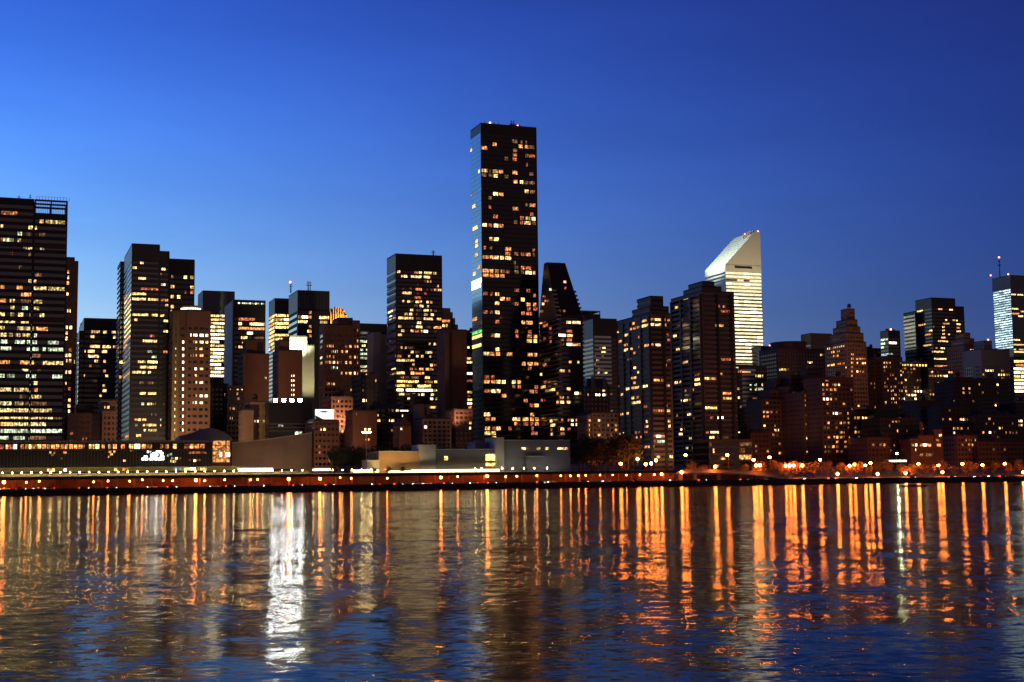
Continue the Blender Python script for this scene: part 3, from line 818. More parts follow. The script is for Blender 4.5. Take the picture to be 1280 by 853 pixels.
def pilaster_set(b, pxs, face, mat='black'):
    u0, u1, va, vb, zt = b.vol[0]
    for px in pxs:
        if face == 'f':
            x = uat(px, 480, va) - b.u0; mb = MB().box(x - .9, x + .9, -.5, .2, -6, zt - b.zb - 1.4)
        else:
            y = hit_u(px, 480, u0)[0] - b.v; xo = u0 - b.u0; mb = MB().box(xo - .5, xo + .2, y - .9, y + .9, -6, zt - b.zb - 1.4)
        part('pilaster', mb, M[mat], b.root)
pilaster_set(b, (802, 788, 780), 's'); pilaster_set(b, (813.5, 831), 'f')
b = Building('apartment_tower', 'right and taller one of two bronze apartment towers with stepped roofs', 'tower',
             [(838.5, 877, 917.5, 365), (845, 877, 902, 359, 82, 26), (853, 878, 893, 353, 86, 20)], 80, 'band', 3.2, 3.0, 'bandclad', 'bronze', 0.5, zb=9)
b.survey('''C1 290 262-297r 322-340r; 330 305-360r 370-395r; 443 260-305y 308-325o; 703 307-365r 368-412r; 840 280-315o; C2 60 277-315o; 97 152-160y 163-205y 207-265o;
207 320-385o 390-412d; 245 320-390o; 318 152-160y 170-210y 212-272y; 422 278-325W 218-242r; 535 180-205r 215-285w; 580 213-252w 277-370d''')
b.survey('''R1 125 633-675y; 188 558-583y; 283 622-650r 655-697w; 425 540-568y; 540 565-595y; 650 625-670w; R2 65 555-580w 597-627w; 215 612-665w 680-695r; 325 668-697w; 340 568-580r; 487 607-640w; 440 612-637r; 522 593-623w; 565 683-703y;
132 640-660r; C2 70 85-125r; 103 85-125y; 140 85-128y; 192 62-75o; 265 0-25w; 365 22-50o; 435 68-80o; 585 40-58y; 675 12-30w 65-78w''', 's').done()
u0, u1, va, vb, zt = b.vol[0]
for (pa, pb) in ((854, 863.5), (867, 876)):
    for y in range(13):
        py = 375 + y * 5.9
        ya = hit_u(pa, py, u0)[0] - b.v; yb, z = hit_u(pb, py, u0); yb -= b.v
        part('bay_glazing', MB().box(u0 - b.u0 - .4, u0 - b.u0 - .05, min(ya, yb), max(ya, yb), z - b.zb - 1.1, z - b.zb + 1.1), M['mirror'], b.root)
pilaster_set(b, (841, 853, 865), 's'); pilaster_set(b, (878, 899, 916), 'f')
b = Building('podium_building', 'low glazed base at the foot of the right bronze tower', 'building',
             [(884, 886, 941, 551, 50, 22)], 50, 'band', 4.2, 3.0, 'dark', 'glass', 0.3, zb=6)
b.survey('C2 675 460-500r; 760 458-556o; 668 190-205w 240-250w; 630 180-230d; 600 460-556d').done()

# ---- white tower with the slanted crown
v = 640
b = Building('office_tower', 'white floodlit tower with a slanted wedge crown and bright stacked floors', 'tower',
             [(881, 906.5, 951.5, 331)], v, 'band', 4.05, 3, 'white', 'glass', 0.44, crown=6, roof='white')
u0, u1, va, vb, zt = b.vol[0]
W_, DP = u1 - u0, vb - va
h0 = zt - b.zb
hp = zat(951, 290, v) - b.zb
# wedge: slope rises from the south (left) eave to the north (right) ridge
mb = MB()
mb.v += [(0, 0, h0), (W_, 0, h0), (W_, DP, h0), (0, DP, h0), (W_ - 7, 0, hp), (W_, 0, hp), (W_, DP, hp), (W_ - 7, DP, hp)]
for f in ((0, 1, 5, 4), (1, 2, 6, 5), (2, 3, 7, 6), (4, 5, 6, 7), (3, 0, 4, 7)):
    mb.f.append(f); mb.m.append(0)
part('wedge_crown', mb, M['white'], b.root)
sl = MB()
for i in range(1, 12):
    t = i / 12
    x = t * (W_ - 7); z = h0 + t * (hp - h0)
    sl.box(x - .15, x + .15, 1, DP - 1, z + .02, z + .2)
part('slope_rib', sl, M['grey'], b.root)
mb = MB()
for i in range(5):
    mb.box(W_ - 21 + i * 3.2, W_ - 18.6 + i * 3.2, 3, 3.4, hp - 9 + i * 2.2, hp - 2.5 + i * 1.2)
part('roof_screen', mb, M['white'], b.root)
part('beacon', MB().ball((W_ - 18, 4, hp - 3), .9).ball((W_ - 1, 3, hp + 1), .9), M['redbeacon'], b.root)
part('grille', MB().box(W_ * .26, W_ * .74, -.3, -.05, h0 - 3.4, h0 - .8), M['black'], b.root)
k0 = 2
for k in range(k0, int(h0 / 4.05) - 1):
    z = k * 4.05 + b.zb
    px, py = proj((u0 + u1) / 2, va, z)
    if py > 470: continue
    n = 6
    for i in range(n):
        c = random.choice('kkkkkW') if k != int(h0 / 4.05) - 4 else random.choice('kd')
        b.put(u0 + i * W_ / n + .02, u0 + (i + 1) * W_ / n - .02, k, c, 'f')
b.done()

b = Building('office_tower', 'dark tower with grey glass strips below the white slanted tower', 'tower',
             [(None, 917, 946, 457, 350, 22), (None, 946, 958, 459, 351, 20)], 350, 'band', 3.9, 2.6, 'black', 'glass', 0.4)
b.survey('C1 800 445-475r 480-545o; 770 425-445p; C2 15 445-475r 480-545o; 82 590-605w; 165 440-455o; 232 445-458w; 140 582-600p; 170 585-598y; 235 565-598d')
b.survey('C2 82 608-630y 640-650w; 170 600-650p; 140 640-650w; 340 600-602p', vi=1).rnd(.05, 'pwd').done()
h = b.vol[0][4] - b.zb
for i in range(9):
    part('strip_glazing', MB().box(8, 22, -.2, -.05, h - 5 - i * 3.9, h - 3 - i * 3.9), M['mirror'], b.root)
b = Building('office_tower', 'slim dark block with two bright floors, right of the white slanted tower', 'tower',
             [(None, 951, 966.5, 433.5, None, 20)], 600, 'band', 3.9, 3, 'black', 'glass', 0.4, crown=4)
b.survey('Q1 100 92-170W; 118 95-178W; 245 140-165w; 288 148-168w; 152 150-170d').done()
b.rooftop('beacon', 961, .8, w=1.5, back=2)

b = Building('office_tower', 'broad dark tower with a flat round crown, left of the stepped brown tower', 'tower',
             [(None, 972, 1031, 436, None, 34)], 400, 'grid', 3.7, 3, 'dkbrown', 'glass', 0.45, crown=3)
b.survey('Q1 135 218-285y 295-310d; 75 460-495w; 33 560-582w')
u0, u1, va, vb, zt = b.vol[0]
xa, xb = uat(978, 430, 402) - b.u0, uat(1017.5, 430, 402) - b.u0
ht = zat(998, 426.5, 402) - b.zb; rr = (xb - xa) / 2; h = zt - b.zb
part('crown_drum', MB().tube((xa + rr, rr + 2, h), (xa + rr, rr + 2, ht - 1.2), rr * .96, rr * .96, 24).tube((xa + rr, rr + 2, ht - 1.2), (xa + rr, rr + 2, ht), rr, rr, 24), M['dkbrown'], b.root)
b.done(); b.rooftop('antenna', 992, 3.5, w=3)
b = Building('office_tower', 'box topped tower glowing orange, peeking out left of the stepped brown tower', 'tower',
             [(None, 1013, 1040, 417.5, None, 20)], 620, 'band', 4, 3, 'tan', 'glass', 0.5, crown=9)
b.survey('X 429 1019-1030W').done()

# ---- stepped brown tower with balconied turret
v = 230
b = Building('stepped_tower', 'brown brick tower stepping up to a small square top, dotted line of stair lights', 'tower',
             [(1030.5, 1058, 1083, 428), (1034, 1058, 1079.5, 417, 231, 24), (1038, 1058.5, 1075.5, 409, 232, 20), (1043, 1059, 1072, 400.5, 234, 16), (1050, 1059.5, 1068.5, 387, 237, 10)],
             v, 'grid', 3.5, 2.8, 'brown', 'glass', 0.55)
b.survey(';'.join(('Q2 ' if i == 0 else '') + '%d 160-178o' % y for i, y in enumerate((15, 48, 82, 118, 157, 195, 232, 267, 302, 340, 375, 410, 448, 482)))
         + '; 45 200-230o 232-250o 255-275r; 75 205-222o 245-278w; 155 202-222w 230-245r 250-270r; 445 212-235w', minw=1.0)
b.survey('Q2 110 0-18w 38-70o 85-98o 110-130w; 275 8-38w 50-88o; 490 10-58y; 20 8-18o 30-50o; Q1 15 650-680o 690-715w; 118 615-640w 650-680y; 238 515-540o 545-560y', 's')
b.survey('X 430 1044-1052w; 435 1034-1038w 1041-1056w; 458 1036-1048w', 's').done()
u0 = b.u0
cx, cy = 0.0, (b.vol[0][3] - v) * .5
for k in range(8, int((b.vol[0][4] - b.zb) / 3.5)):
    z = k * 3.5
    part('balcony', MB().tube((cx, cy, z), (cx, cy, z + .9), 6.2, 6.2, 14), M['brown'], b.root)
b.rooftop('tank', 1062, 2, 4, w=1.6, back=4)

b = Building('apartment_block', 'long low dark block on the skyline right of the stepped brown tower', 'building',
             [(None, 1080, 1106, 436, None, 25)], 500, 'grid', 3.6, 3, 'dkbrown', 'glass', 0.5)
b.rnd(.03, 'wo', ymax=470).done()
b = Building('office_building', 'small dark tower with white side strips and a red beacon on its roof', 'tower',
             [(1100, 1110, 1125, 414)], 470, 'band', 3.9, 2.6, 'black', 'glass', 0.4, crown=4)
b.survey('X 429 1110-1121W; 441 1111-1116p').rnd(.6, 'pc', 's', run=(2, 4), ymin=418, ymax=450).done()
b.rooftop('beacon', 1113, 1.0, w=2, back=3)

b = Building('office_tower', 'black double block tower with a striped lower wing on its left, far right skyline', 'tower',
             [(1144, 1164, 1194, 373), (None, 1194, 1205, 384, 452, 30), (1125, 1144, 1146, 390, 470, 20)], 450, 'band', 3.7, 2.6, 'black', 'glass', 0.58, crown=10)
b.survey('X 386 1173-1178w 1187-1191w; 387 1195-1203w; 399.5 1191-1194w; 403.5 1179-1187w; 409 1178-1181w; 413 1178-1181w; 417 1178-1181w; 421 1177-1182w; 428 1173-1182w; 436 1176-1181w; 440 1161-1180y; 449 1168-1183w; 457 1164-1184o; 460.5 1166-1176y; 469 1164-1186W; 481 1172-1179w')
b.survey('X 389 1146-1153y; 396 1165-1168w; 404 1153-1155d; 407 1148-1157o; 413 1161-1168w; 418 1156-1163o; 431 1154-1164w; 439 1165-1170w', 's')
b.survey('X 400 1195-1197y; 404 1195-1201y; 408 1195-1200o; 412 1195-1201w; 416 1195-1200o', vi=1)
b.rnd(.05, 'wod', ymin=385, ymax=440).done()
x0 = b.vol[2][0] - b.u0; y0, y1 = b.vol[2][2] - b.v, b.vol[2][3] - b.v
h = b.vol[2][4] - b.zb
for i in range(11):
    part('side_band', MB().box(x0 - .35, x0 - .05, y0 + .5, y1 - .5, h - 5 - i * 3.9, h - 3 - i * 3.9), M['mirror'], b.root)
b = Building('stepped_tower', 'short reddish brick tower with stepped shoulders, right of the black double block', 'tower',
             [(1193, 1206, 1213, 417, 332, 14), (1193, 1206, 1218, 424, 331, 20), (1193, 1206, 1224, 432, 330, 26)], 330, 'grid', 3.6, 2.8, 'brown', 'glass', 0.5)
b.survey('X 432 1212-1216o; 437 1213-1218w; 446 1214-1219o 1220-1223o; 447 1206-1208d; 455 1196-1202o; 453 1190-1194w', vi=2).rnd(.04, 'or', vi=2).done()
b = Building('apartment_block', 'grey blank topped block with a dark tower box, below the cyan striped tower', 'building',
             [(None, 1226, 1262, 437, None, 26), (None, 1230, 1240, 427, 305, 14)], 300, 'grid', 3.6, 3, 'grey', 'glass', 0.5, crown=12)
b.survey('Q3 145 500-560w; 178 465-490o; 165 598-648y; 135 620-640o; 190 620-640o; 165 660-690o; 195 690-715o; 245 635-645w 668-705o; 295 675-720w').done()
b.rooftop('beacon', 1234, 1, 1, w=1.4, back=2)

# ---- far tower with cyan stripes
v = 1150
b = Building('office_tower', 'tall tower at the right edge with a cyan striped side and a tall mast', 'tower',
             [(1240, 1262.5, 1300, 344.5)], v, 'band', 4.1, 3, 'grey', 'glass', 0.4, crown=20)
b.survey('X 369 1264-1270w 1272-1279w; 385 1261-1273w; 392 1261-1274o; 390 1276-1280w; 395 1273-1279w; 424 1265-1275w; 432 1263-1280w; 438 1262-1270w 1274-1280y; 441 1268-1280y')
u0, u1, va, vb, zt = b.vol[0]
n = int((zt - b.zb) / 4.1)
for k in range(n - 6, 20, -1):
    pp = proj(u0, (va + vb) / 2, b.zb + k * 4.1)
    if 358 < pp[1] < 438:
        for i in range(3):
            b.put(va + 1 + i * (vb - va - 2) / 3 + .05, va + 1 + (i + 1) * (vb - va - 2) / 3 - .05, k, 'c', 's')
b.done()
b.rooftop('antenna', 1252.5, 33, w=9, back=30); b.rooftop('beacon', 1252.5, 33, w=3, back=30)
b.rooftop('beacon', 1241, 1, w=2.5, back=28); b.rooftop('beacon', 1263, 1, w=2.5, back=3)
b = Building('office_building', 'block with brilliant yellow white floors cut by the right picture edge', 'building',
             [(None, 1266, 1300, 447, None, 26)], 380, 'band', 3.7, 3, 'dark', 'glass', 0.36, crown=2)
b.survey('X 449 1270-1300y; 453 1268-1275y 1276-1300y; 457 1270-1300o')
b.rnd(.97, 'WWyW', run=(3, 6), full=True, ymin=460, ymax=490).done()

# ------------------------------------------------------------------ middle ground, left half
b = Building('brick_building', 'brown windowless slab with a stepped top, left of the floodlit stadium lamps', 'tower',
             [(None, 304, 336.5, 443, 230, 22), (None, 308, 332, 425, 233, 16)], 230, 'grid', 3.4, 3.4, 'dkbrown', 'dkbrown', 0.6)
b.survey('E1 605 604-620o; 665 785-810w; 725 605-618w; 480 695-730y', minw=1.4).done()
part('louvre', MB().box(b.vol[1][1] - b.u0 - 6, b.vol[1][1] - b.u0 - 2, 2.7, 2.98, b.vol[1][4] - b.zb - 9, b.vol[1][4] - b.zb - 1.5), M['black'], b.root)
b = Building('apartment_block', 'dark block with a few stacked square lit windows, right of the tan brick tower', 'building',
             [(None, 284, 306, 484, 215, 22)], 215, 'grid', 3.3, 3, 'dark', 'glass', 0.5)
b.survey('L 238 52-95o; 290 55-78w; 325 50-80w; 145 122-142w; 65 105-128w; 390 155-170w; 425 155-170o; 40 55-75r; E1 785 558-575w; 768 600-608w; 690 0-1d', minw=1.4).done()
b = Building('apartment_block', 'dark flat block between the tan brick tower and the grey end wall', 'building',
             [(None, 263, 285.5, 481, 225, 22)], 225, 'grid', 3.3, 3, 'black', 'glass', 0.5)
b.rnd(.05, 'ow').done()
b = Building('brick_building', 'brown brick block with one white lit stair line, behind the stadium lamps', 'tower',
             [(None, 348, 378, 438.5, 250, 22), (None, 349, 361, 426, 254, 16)], 250, 'grid', 3.4, 3.2, 'brown', 'brown', 0.6)
b.survey('M 697 450-468W; 718 450-468W; 768 450-468W; 795 452-466W; 812 452-466W; 777 310-322d; 777 340-355y; 605 352-368w; 610 320-345r', minw=1.8).done()
b = Building('stone_tower', 'pale stepped block washed by a greenish white floodlight at its top', 'tower',
             [(None, 362, 384, 421, 330, 24), (None, 384, 393, 432.5, 331, 22)], 330, 'plain', 3.4, 3, 'stone', 'glass', 0.5)
b.done()
LW = b
b = Building('brick_building', 'small tan stepped building between the brown slab and the stadium lamps', 'building',
             [(None, 305, 317, 513, 130, 20), (None, 313, 335, 503, 133, 20)], 130, 'grid', 3.4, 3.2, 'tan', 'tan', 0.6)
b.survey('L 338 275-308W 340-385y; 338 233-242o', vi=1, minw=1.2).done()
x = uat(331, 510, 132) - b.u0
part('lit_panel', MB().box(x - 1.6, x + 1.6, 2.6, 2.9, zat(331, 518, 132) - b.zb, zat(331, 508, 132) - b.zb), M['tan'], b.root)

b = Building('office_building', 'dark glazed block carrying four blazing white stadium lamps on its roof', 'building',
             [(None, 336, 390.5, 505, 120, 24)], 120, 'band', 3.9, 3, 'dark', 'glass', 0.3, crown=9)
b.survey('L 402 478-525p; 442 632-692p; 305 570-595r', minw=1.5)
for y in (355, 388, 418):
    z = zat(360, 480 + y / 7.106, 120) - b.zb
    part('spandrel', MB().box(.5, b.vol[0][1] - b.u0 - .5, -.3, -.05, z - .5, z + .5), M['grey'], b.root)
b.done()
h = b.vol[0][4] - b.zb
FLOODS = []
for i, px in enumerate((344.8, 355.2, 365.2, 375.6)):
    u, z = hit(px, 500.3, 120.5)
    t = thing('stadium_lamp', 'blazing white stadium lamp on the dark roof, %s from the left' % ('first', 'second', 'third', 'fourth')[i], 'lamp', u, 122, b.zb + h + .3, 'four stadium lamps in a row')
    zz = z - (b.zb + h + .3)
    part('mast', MB().tube((0, 0, -.2), (0, 0, zz - .6), .14, .10, 8).box(-.5, .5, -.5, .5, -.3, 0), M['steel'], t)
    part('housing', MB().box(-1.25, 1.25, -.05, .5, zz - 1.05, zz + 1.05), M['black'], t)
    part('lamp_face', MB().box(-1.1, 1.1, -.16, -.06, zz - .9, zz + .9), M['flood'], t)

# general assembly hall: long concave roofline
v = 45
t = thing('assembly_hall', 'long brown concrete hall with a gently curved rising roofline', 'hall', uat(290, 580, v), v, 9)
xs = [290 + i * 5 for i in range(21)]
mb = MB()
n = len(xs)
top = []
for px in xs:
    k = (px - 290) / 100
    top.append(554.5 - 12.5 * k ** 1.25)
for i in range(n - 1):
    a, za = hit(xs[i], top[i], v); c, zc = hit(xs[i + 1], top[i + 1], v)
    o = t
    u00 = uat(290, 580, v)
    mb.prism([(a - u00, 0), (c - u00, 0), (c - u00, 34), (a - u00, 34)], -4, 0,
             top=[(a - u00, 0, za - 9), (c - u00, 0, zc - 9), (c - u00, 34, zc - 9), (a - u00, 34, za - 9)])
part('wall', mb, M['conc'], t)
mb = MB()
for i in range(n - 1):
    a, za = hit(xs[i], top[i], v); c, zc = hit(xs[i + 1], top[i + 1], v)
    mb.prism([(a - u00, -.5), (c - u00, -.5), (c - u00, 34.4), (a - u00, 34.4)], 0, 0,
             top=[(a - u00, -.5, za - 8.3), (c - u00, -.5, zc - 8.3), (c - u00, 34.4, zc - 8.3), (a - u00, 34.4, za - 8.3)])
    b0 = len(mb.v) - 8
    for j, z in enumerate((za, zc, zc, za)):
        mb.v[b0 + j] = (mb.v[b0 + j][0], mb.v[b0 + j][1], z - 8.98)
part('roof_edge', mb, M['pale'], t)
x0h, x1h = 0, uat(390, 560, v) - u00
for x in (x0h - .9, x1h + .2):
    part('corner_pier', MB().box(x, x + .7, -.7, 5, -3, zat(290 if x < 1 else 390, 554 if x < 1 else 541, v) - 8.2), M['black'], t)
hx = x1h - x0h
part('foyer_window', MB().box(hx * .42, hx * .78, -.25, -.05, 1, 3.2), M['black'], t)

# curved restaurant pavilion with domed roof
v = 34
u00 = uat(224, 575, v)
t = thing('pavilion', 'lit glass pavilion under a low blue grey curved roof', 'pavilion', u00, v, 9)
def lx(px, py=560): return uat(px, py, v) - u00
def lz(px, py): return zat(px, py, v) - 9
part('lit_glazing', MB().box(lx(266), lx(287), 0, .3, lz(280, 578), lz(280, 551)), E['o'], t)
fr = MB()
for px in (265.5, 269, 272.5, 276, 279.5, 283, 287):
    fr.box(lx(px) - .12, lx(px) + .12, -.4, -.02, lz(280, 579), lz(280, 550))
for py in (551, 557, 560.5, 563, 570, 578.5):
    fr.box(lx(265), lx(287.5), -.5, -.05, lz(280, py) - .12, lz(280, py) + .22)
part('frame', fr, M['pale'], t)
part('core_wall', MB().box(lx(226), lx(265), .4, 14, -4, lz(245, 549)).box(lx(265), lx(289), 1.4, 14, -4, lz(280, 549)), M['dkbrown'], t)
mb = MB()
prof = [(224, 546), (232, 543.5), (240, 541), (250, 537.5), (258, 535.4), (265, 535.2), (272, 537), (280, 541), (287, 546), (290, 549)]
for (p0, y0), (p1, y1) in zip(prof, prof[1:]):
    a, c = lx(p0), lx(p1)
    z0 = lz(250, 551)
    mb.prism([(a, -1), (c, -1), (c, 17), (a, 17)], z0, 0, top=[(a, -1, lz(p0, y0)), (c, -1, lz(p1, y1)), (c, 17, lz(p1, y1)), (a, 17, lz(p0, y0))])
part('roof', mb, M['dome'], t)
for px in (276, 283, 286):
    part('lit_pane', MB().box(lx(px) - .5, lx(px) + .5, -.75, -.52, lz(280, 571), lz(280, 566)), E['W'], t)

# conference building, full width at the left
v = 26
u00, u01 = uat(-60, 570, v), uat(265, 570, v)
t = thing('conference_building', 'long low conference building with a row of orange lit windows under its roof', 'building', u00, v, 9)
def lx(px, py=565): return uat(px, py, v) - u00
LEN = u01 - u00
z_t, z_a, z_b, z_c = (zat(60, y, v) - 9 for y in (551, 555.5, 561.5, 584))
part('wall', MB().box(0, LEN, .4, 22, -4, z_t - 1).box(0, LEN, .15, .4, z_c, z_b - .2), M['dark'], t)
part('roof', MB().box(-1, LEN + .6, -.9, 23, z_t - .95, z_t), M['steel'], t)
part('sill_band', MB().box(0, LEN, -.3, .14, z_b - 1.0, z_b - .15), M['dkbrown'], t)
mu = MB()
k = int(LEN / 1.6)
for i in range(k):
    mu.box(i * LEN / k, i * LEN / k + .18, -.1, .14, z_c, z_b - 1.05)
part('mullion', mu, M['grey'], t)
zz = (z_a + z_b) / 2
for x0, x1, y, c in survey('S2 830 0-25r 36-55w 60-90r 90-112W; 830 135-158o 165-190o 192-215y 218-245o 248-275y 280-305o 310-335o 340-365o 370-395o 400-425o 430-455o 460-485o 490-515o 520-548o; X 557 102-106d 111-118y 119-124w 127-131o 135-139w 141-146o 151-156o; 557 161-167y 168-175W 177-183o 184-190o 200-204o 206-211o 216-221y 230-236r 237-242o 243-249o 250-256o'):
    a, e = lx(x0), lx(x1)
    link('window', wmesh(e - a - .2, z_a - z_b - .1, c), t, ((a + e) / 2, .1, zz))
for x0, x1, y, c in survey('S2 920 0-1d; X 563 163-166o; 566 62-64o 67-69d 79-83o; 569 64-67d 72-74d; 573 76-78d; 565 136-139o 142-144w; 568 138-141o; 571 135-137o; 576 154-157w; 565 184-186B 187-189c; 567 192-197B 200-204B 191-194B; 565 195-202B; 569 188-192B 193-198c; 571 180-184B 188-196B 200-205B; 574 177-180B 181-185B 187-192B 193-200B 200-205B; 570 209-211c; 568 212-215p; 573 214-217p 219-222y 224-227d; 577 213-215y 216-220y; 563 164-166o; 566 236-258r; 575 236-251r; 576 242-245W'):
    a, e = lx(x0, y), lx(x1, y)
    link('window', wmesh(e - a, 1.1, c), t, ((a + e) / 2, -.12 if c not in 'B' else -.2, zat((x0 + x1) / 2, y, v) - 9))

# low terrace with lit fascia in front of it
v = 21
u00, u01 = uat(-60, 588, v), uat(318, 586, v)
t = thing('terrace_building', 'long low terrace with an olive yellow lit fascia below the conference building', 'terrace', u00, v, 9)
z1, z2 = zat(100, 585.2, v) - 9, zat(100, 590, v) - 9
LEN = u01 - u00
part('fascia', MB().box(0, LEN, 0, 4.5, z2, z1), M['olive'], t)
part('roof_lip', MB().box(-.2, LEN + .2, -.3, 4.6, z1 + .003, z1 + .35), M['pale'], t)
po = MB()
for i in range(int(LEN / 6)):
    po.box(i * 6, i * 6 + .4, .6, 1.0, -1, z2)
part('pillar', po, M['black'], t)
part('recess_wall', MB().box(0, LEN, 3.2, 4.0, -2, z2 - .01), M['dark'], t)
for x0, x1, y, c in survey('X 587.5 59-64w 64.5-68y 80-83W 143-146y 152-160o 217-227c 228-236y 236-245W 247-258y 297-300y'):
    a, e = uat(x0, y, v) - u00, uat(x1, y, v) - u00
    link('window', wmesh(e - a, 1.3, c), t, ((a + e) / 2, -.2, (z1 + z2) / 2))

# brick building with billboard
b = Building('brick_building', 'brown brick building with rows of small dark windows under a bright billboard', 'building',
             [(None, 392.5, 424, 526, 90, 26)], 90, 'grid', 3.45, 2.5, 'brown', 'glass', 0.55)
b.survey('L 402 858-880y 886-908y; 575 838-852o; 620 835-855o', minw=1.3).done()
u0, u1, va, vb, zt = b.vol[0]
t = thing('billboard', 'white glowing billboard on the roof of the brown brick building', 'billboard', uat(394, 526, 92), 92, zt + .26)
bw_ = uat(417.3, 520, 92) - uat(394, 520, 92); bh = zat(400, 513, 92) - zat(400, 525.3, 92)
part('frame', MB().box(-.3, bw_ + .3, .1, .5, .2, bh + 1), M['black'], t)
part('screen', MB().box(0, bw_, -.05, .09, .5, bh + .7), lamp_mat('billboard_screen', (.96, 1.0, .97), 1.6), t)
mb = MB()
for a, c, d, e in ((.28, .68, .80, .90), (.12, .30, .72, .80), (.35, .60, .70, .79)):
    mb.box(bw_ * a, bw_ * c, -.09, -.06, .5 + bh * d, .5 + bh * e)
part('picture_dark', mb, M['black'], t)
part('picture_corner', MB().prism([(0.05, -.085), (bw_ * .45, -.085), (bw_ * .45, -.06), (0.05, -.06)], .55, .6, top=[(0.05, -.085, .5 + bh * .45), (bw_ * .45, -.085, .58), (bw_ * .45, -.06, .58), (0.05, -.06, .5 + bh * .45)]), M['steel'], t)
part('strut', MB().tube((1, .5, 0), (1, 3, 0), .1).tube((1, .4, bh * .8), (1, 3.2, -.1), .1).tube((bw_ - 1, .4, bh * .8), (bw_ - 1, 3.2, -.1), .1), M['steel'], t)

b = Building('brick_building', 'brown apartment block with ribbed facade right of the billboard', 'building',
             [(None, 414, 441, 497, 180, 22)], 180, 'grid', 3.3, 3.0, 'dkbrown', 'glass', 0.5)
b.survey('L 435 1045-1065w 1070-1088w 1090-1118W; 160 885-900w; 205 868-885w; 305 1040-1055w; 175 1012-1030w', minw=1.2).rnd(.03, 'owd').done()
b = Building('brick_building', 'flat brown brick block with two pairs of lit windows, behind the lawn trees', 'building',
             [(None, 441, 471, 514, 150, 22)], 150, 'grid', 3.3, 3.2, 'brown', 'brown', 0.55)
b.survey('X 504 446-449w 449-453W; 508 451-454w; 521 446-448w; 535 460-463W; 540 456-459W 460-463W; 541 427-430w 433-438w; 535 437-440d', minw=1.3).rnd(.02, 'o').done()
b = Building('apartment_block', 'dark low block with scattered pale windows below the tall black office tower', 'building',
             [(None, 470, 500, 507, 165, 22), (None, 500, 526, 516, 168, 20)], 165, 'grid', 3.3, 3, 'black', 'glass', 0.5)
b.survey('X 520 471-473w; 525 470-476y; 524 487-489w; 512 486-492d; 518 503-505w; 502 490-493w', minw=1.3).survey('X 518 503-505w; 522 503-505w; 526 508-511w; 521 514-518r', vi=1, minw=1.3).rnd(.05, 'owd').done()
b = Building('chimney_building', 'thin dark brick shaft rising between low roofs left of the orange lit block', 'building',
             [(None, 515.5, 519, 494, 140, 5), (None, 511, 528, 520, 141, 14)], 140, 'plain', 3.3, 3, 'dkbrown', 'glass', .5)
b.survey('D2 690 230-248w; 600 308-328o', vi=1, minw=1.2).done()
b = Building('brick_building', 'little reddish gabled brick house below the thin brick shaft', 'building',
             [(None, 498.5, 514, 532.5, 118, 14)], 118, 'grid', 3.2, 3, 'brown', 'brown', .6)
b.survey('D2 755 178-198W; 775 178-200W; 785 118-160W', minw=1.2).done()
u0, u1, va, vb, zt = b.vol[0]; w_ = u1 - u0; h = zt - b.zb
part('gable_roof', MB().prism([(-.3, -.3), (w_ + .3, -.3), (w_ + .3, 14.3), (-.3, 14.3)], h + .9, h + 4, top=[(w_ * .45, -.3, h + 5), (w_ * .55, -.3, h + 5), (w_ * .55, 14.3, h + 5), (w_ * .45, 14.3, h + 5)]), M['dkbrown'], b.root)
b = Building('brick_building', 'tall narrow tan stair block rising above the orange lit four storey block', 'building',
             [(None, 523, 530, 505.5, 125, 12), (None, 530, 537.5, 507, 126, 12)], 125, 'plain', 3.2, 3, 'tan', 'glass', .5)
b.survey('D2 672 380-400W', vi=1, minw=1.2).done()
x = uat(532.5, 515, 125) - b.u0
part('slot', MB().box(x - .7, x + .7, .9, 1.2, zat(532, 520, 125) - b.zb, zat(532, 509, 125) - b.zb), M['black'], b.root)
b = Building('brick_building', 'orange lit four storey tan block with large dark square windows', 'building',
             [(None, 528.5, 564, 524, 110, 20)], 110, 'grid', 2.72, 2.95, 'tan', 'black', 0.42, zb=9)
b.survey('D2 748 362-410W; 748 345-355W; 765 318-335w; 775 605-628y; 803 608-622w; 830 608-624w; 700 610-620o', minw=1.0).done()

# floodlit low sheds by the river
v = 24
def shed(name, label, pieces, v, mat):
    u00 = uat(pieces[0][0], 585, v)
    t = thing(name, label, 'building', u00, v, 9)
    for i, (x0, x1, yt, dv, dep, m, nm) in enumerate(pieces):
        a, z = hit(x0, yt, v + dv); c = uat(x1, yt, v + dv)
        mb = MB().box(a - u00, c - u00, dv, dv + dep, -4, z - 9)
        part(nm, mb, M[m], t)
        part('roof', MB().box(a - u00 - .15, c - u00 + .15, dv - .15, dv + dep + .15, z - 9 + .003, z - 9 + .4), M['pale' if m != 'white' else 'grey'], t)
    return t, u00
t, u00 = shed('river_shed', 'low floodlit windowless shed, orange lit on its left half, with a taller pale pylon', [
    (459, 474, 576, -1, 12, 'pale', 'annex'), (461, 473.5, 567, 6, 10, 'grey', 'annex'), (473.5, 524.5, 565, 0, 18, 'tan', 'wall'),
    (524.5, 544.5, 557, -2, 16, 'pale', 'pylon'), (544.5, 621, 562.5, 0, 18, 'grey', 'wall')], v, 'tan')
for x0, x1, y0, y1, c in ((555.5, 560, 570.5, 575.5, 'y'), (607, 622, 568, 576, 'y'), (607, 621, 579, 583, 'y')):
    a, e = uat(x0, y0, v) - u00, uat(x1, y0, v) - u00
    o = part('window', MB().box(a, e, -.2, -.02, zat(x0, y1, v) - 9, zat(x0, y0, v) - 9), E[c], t)
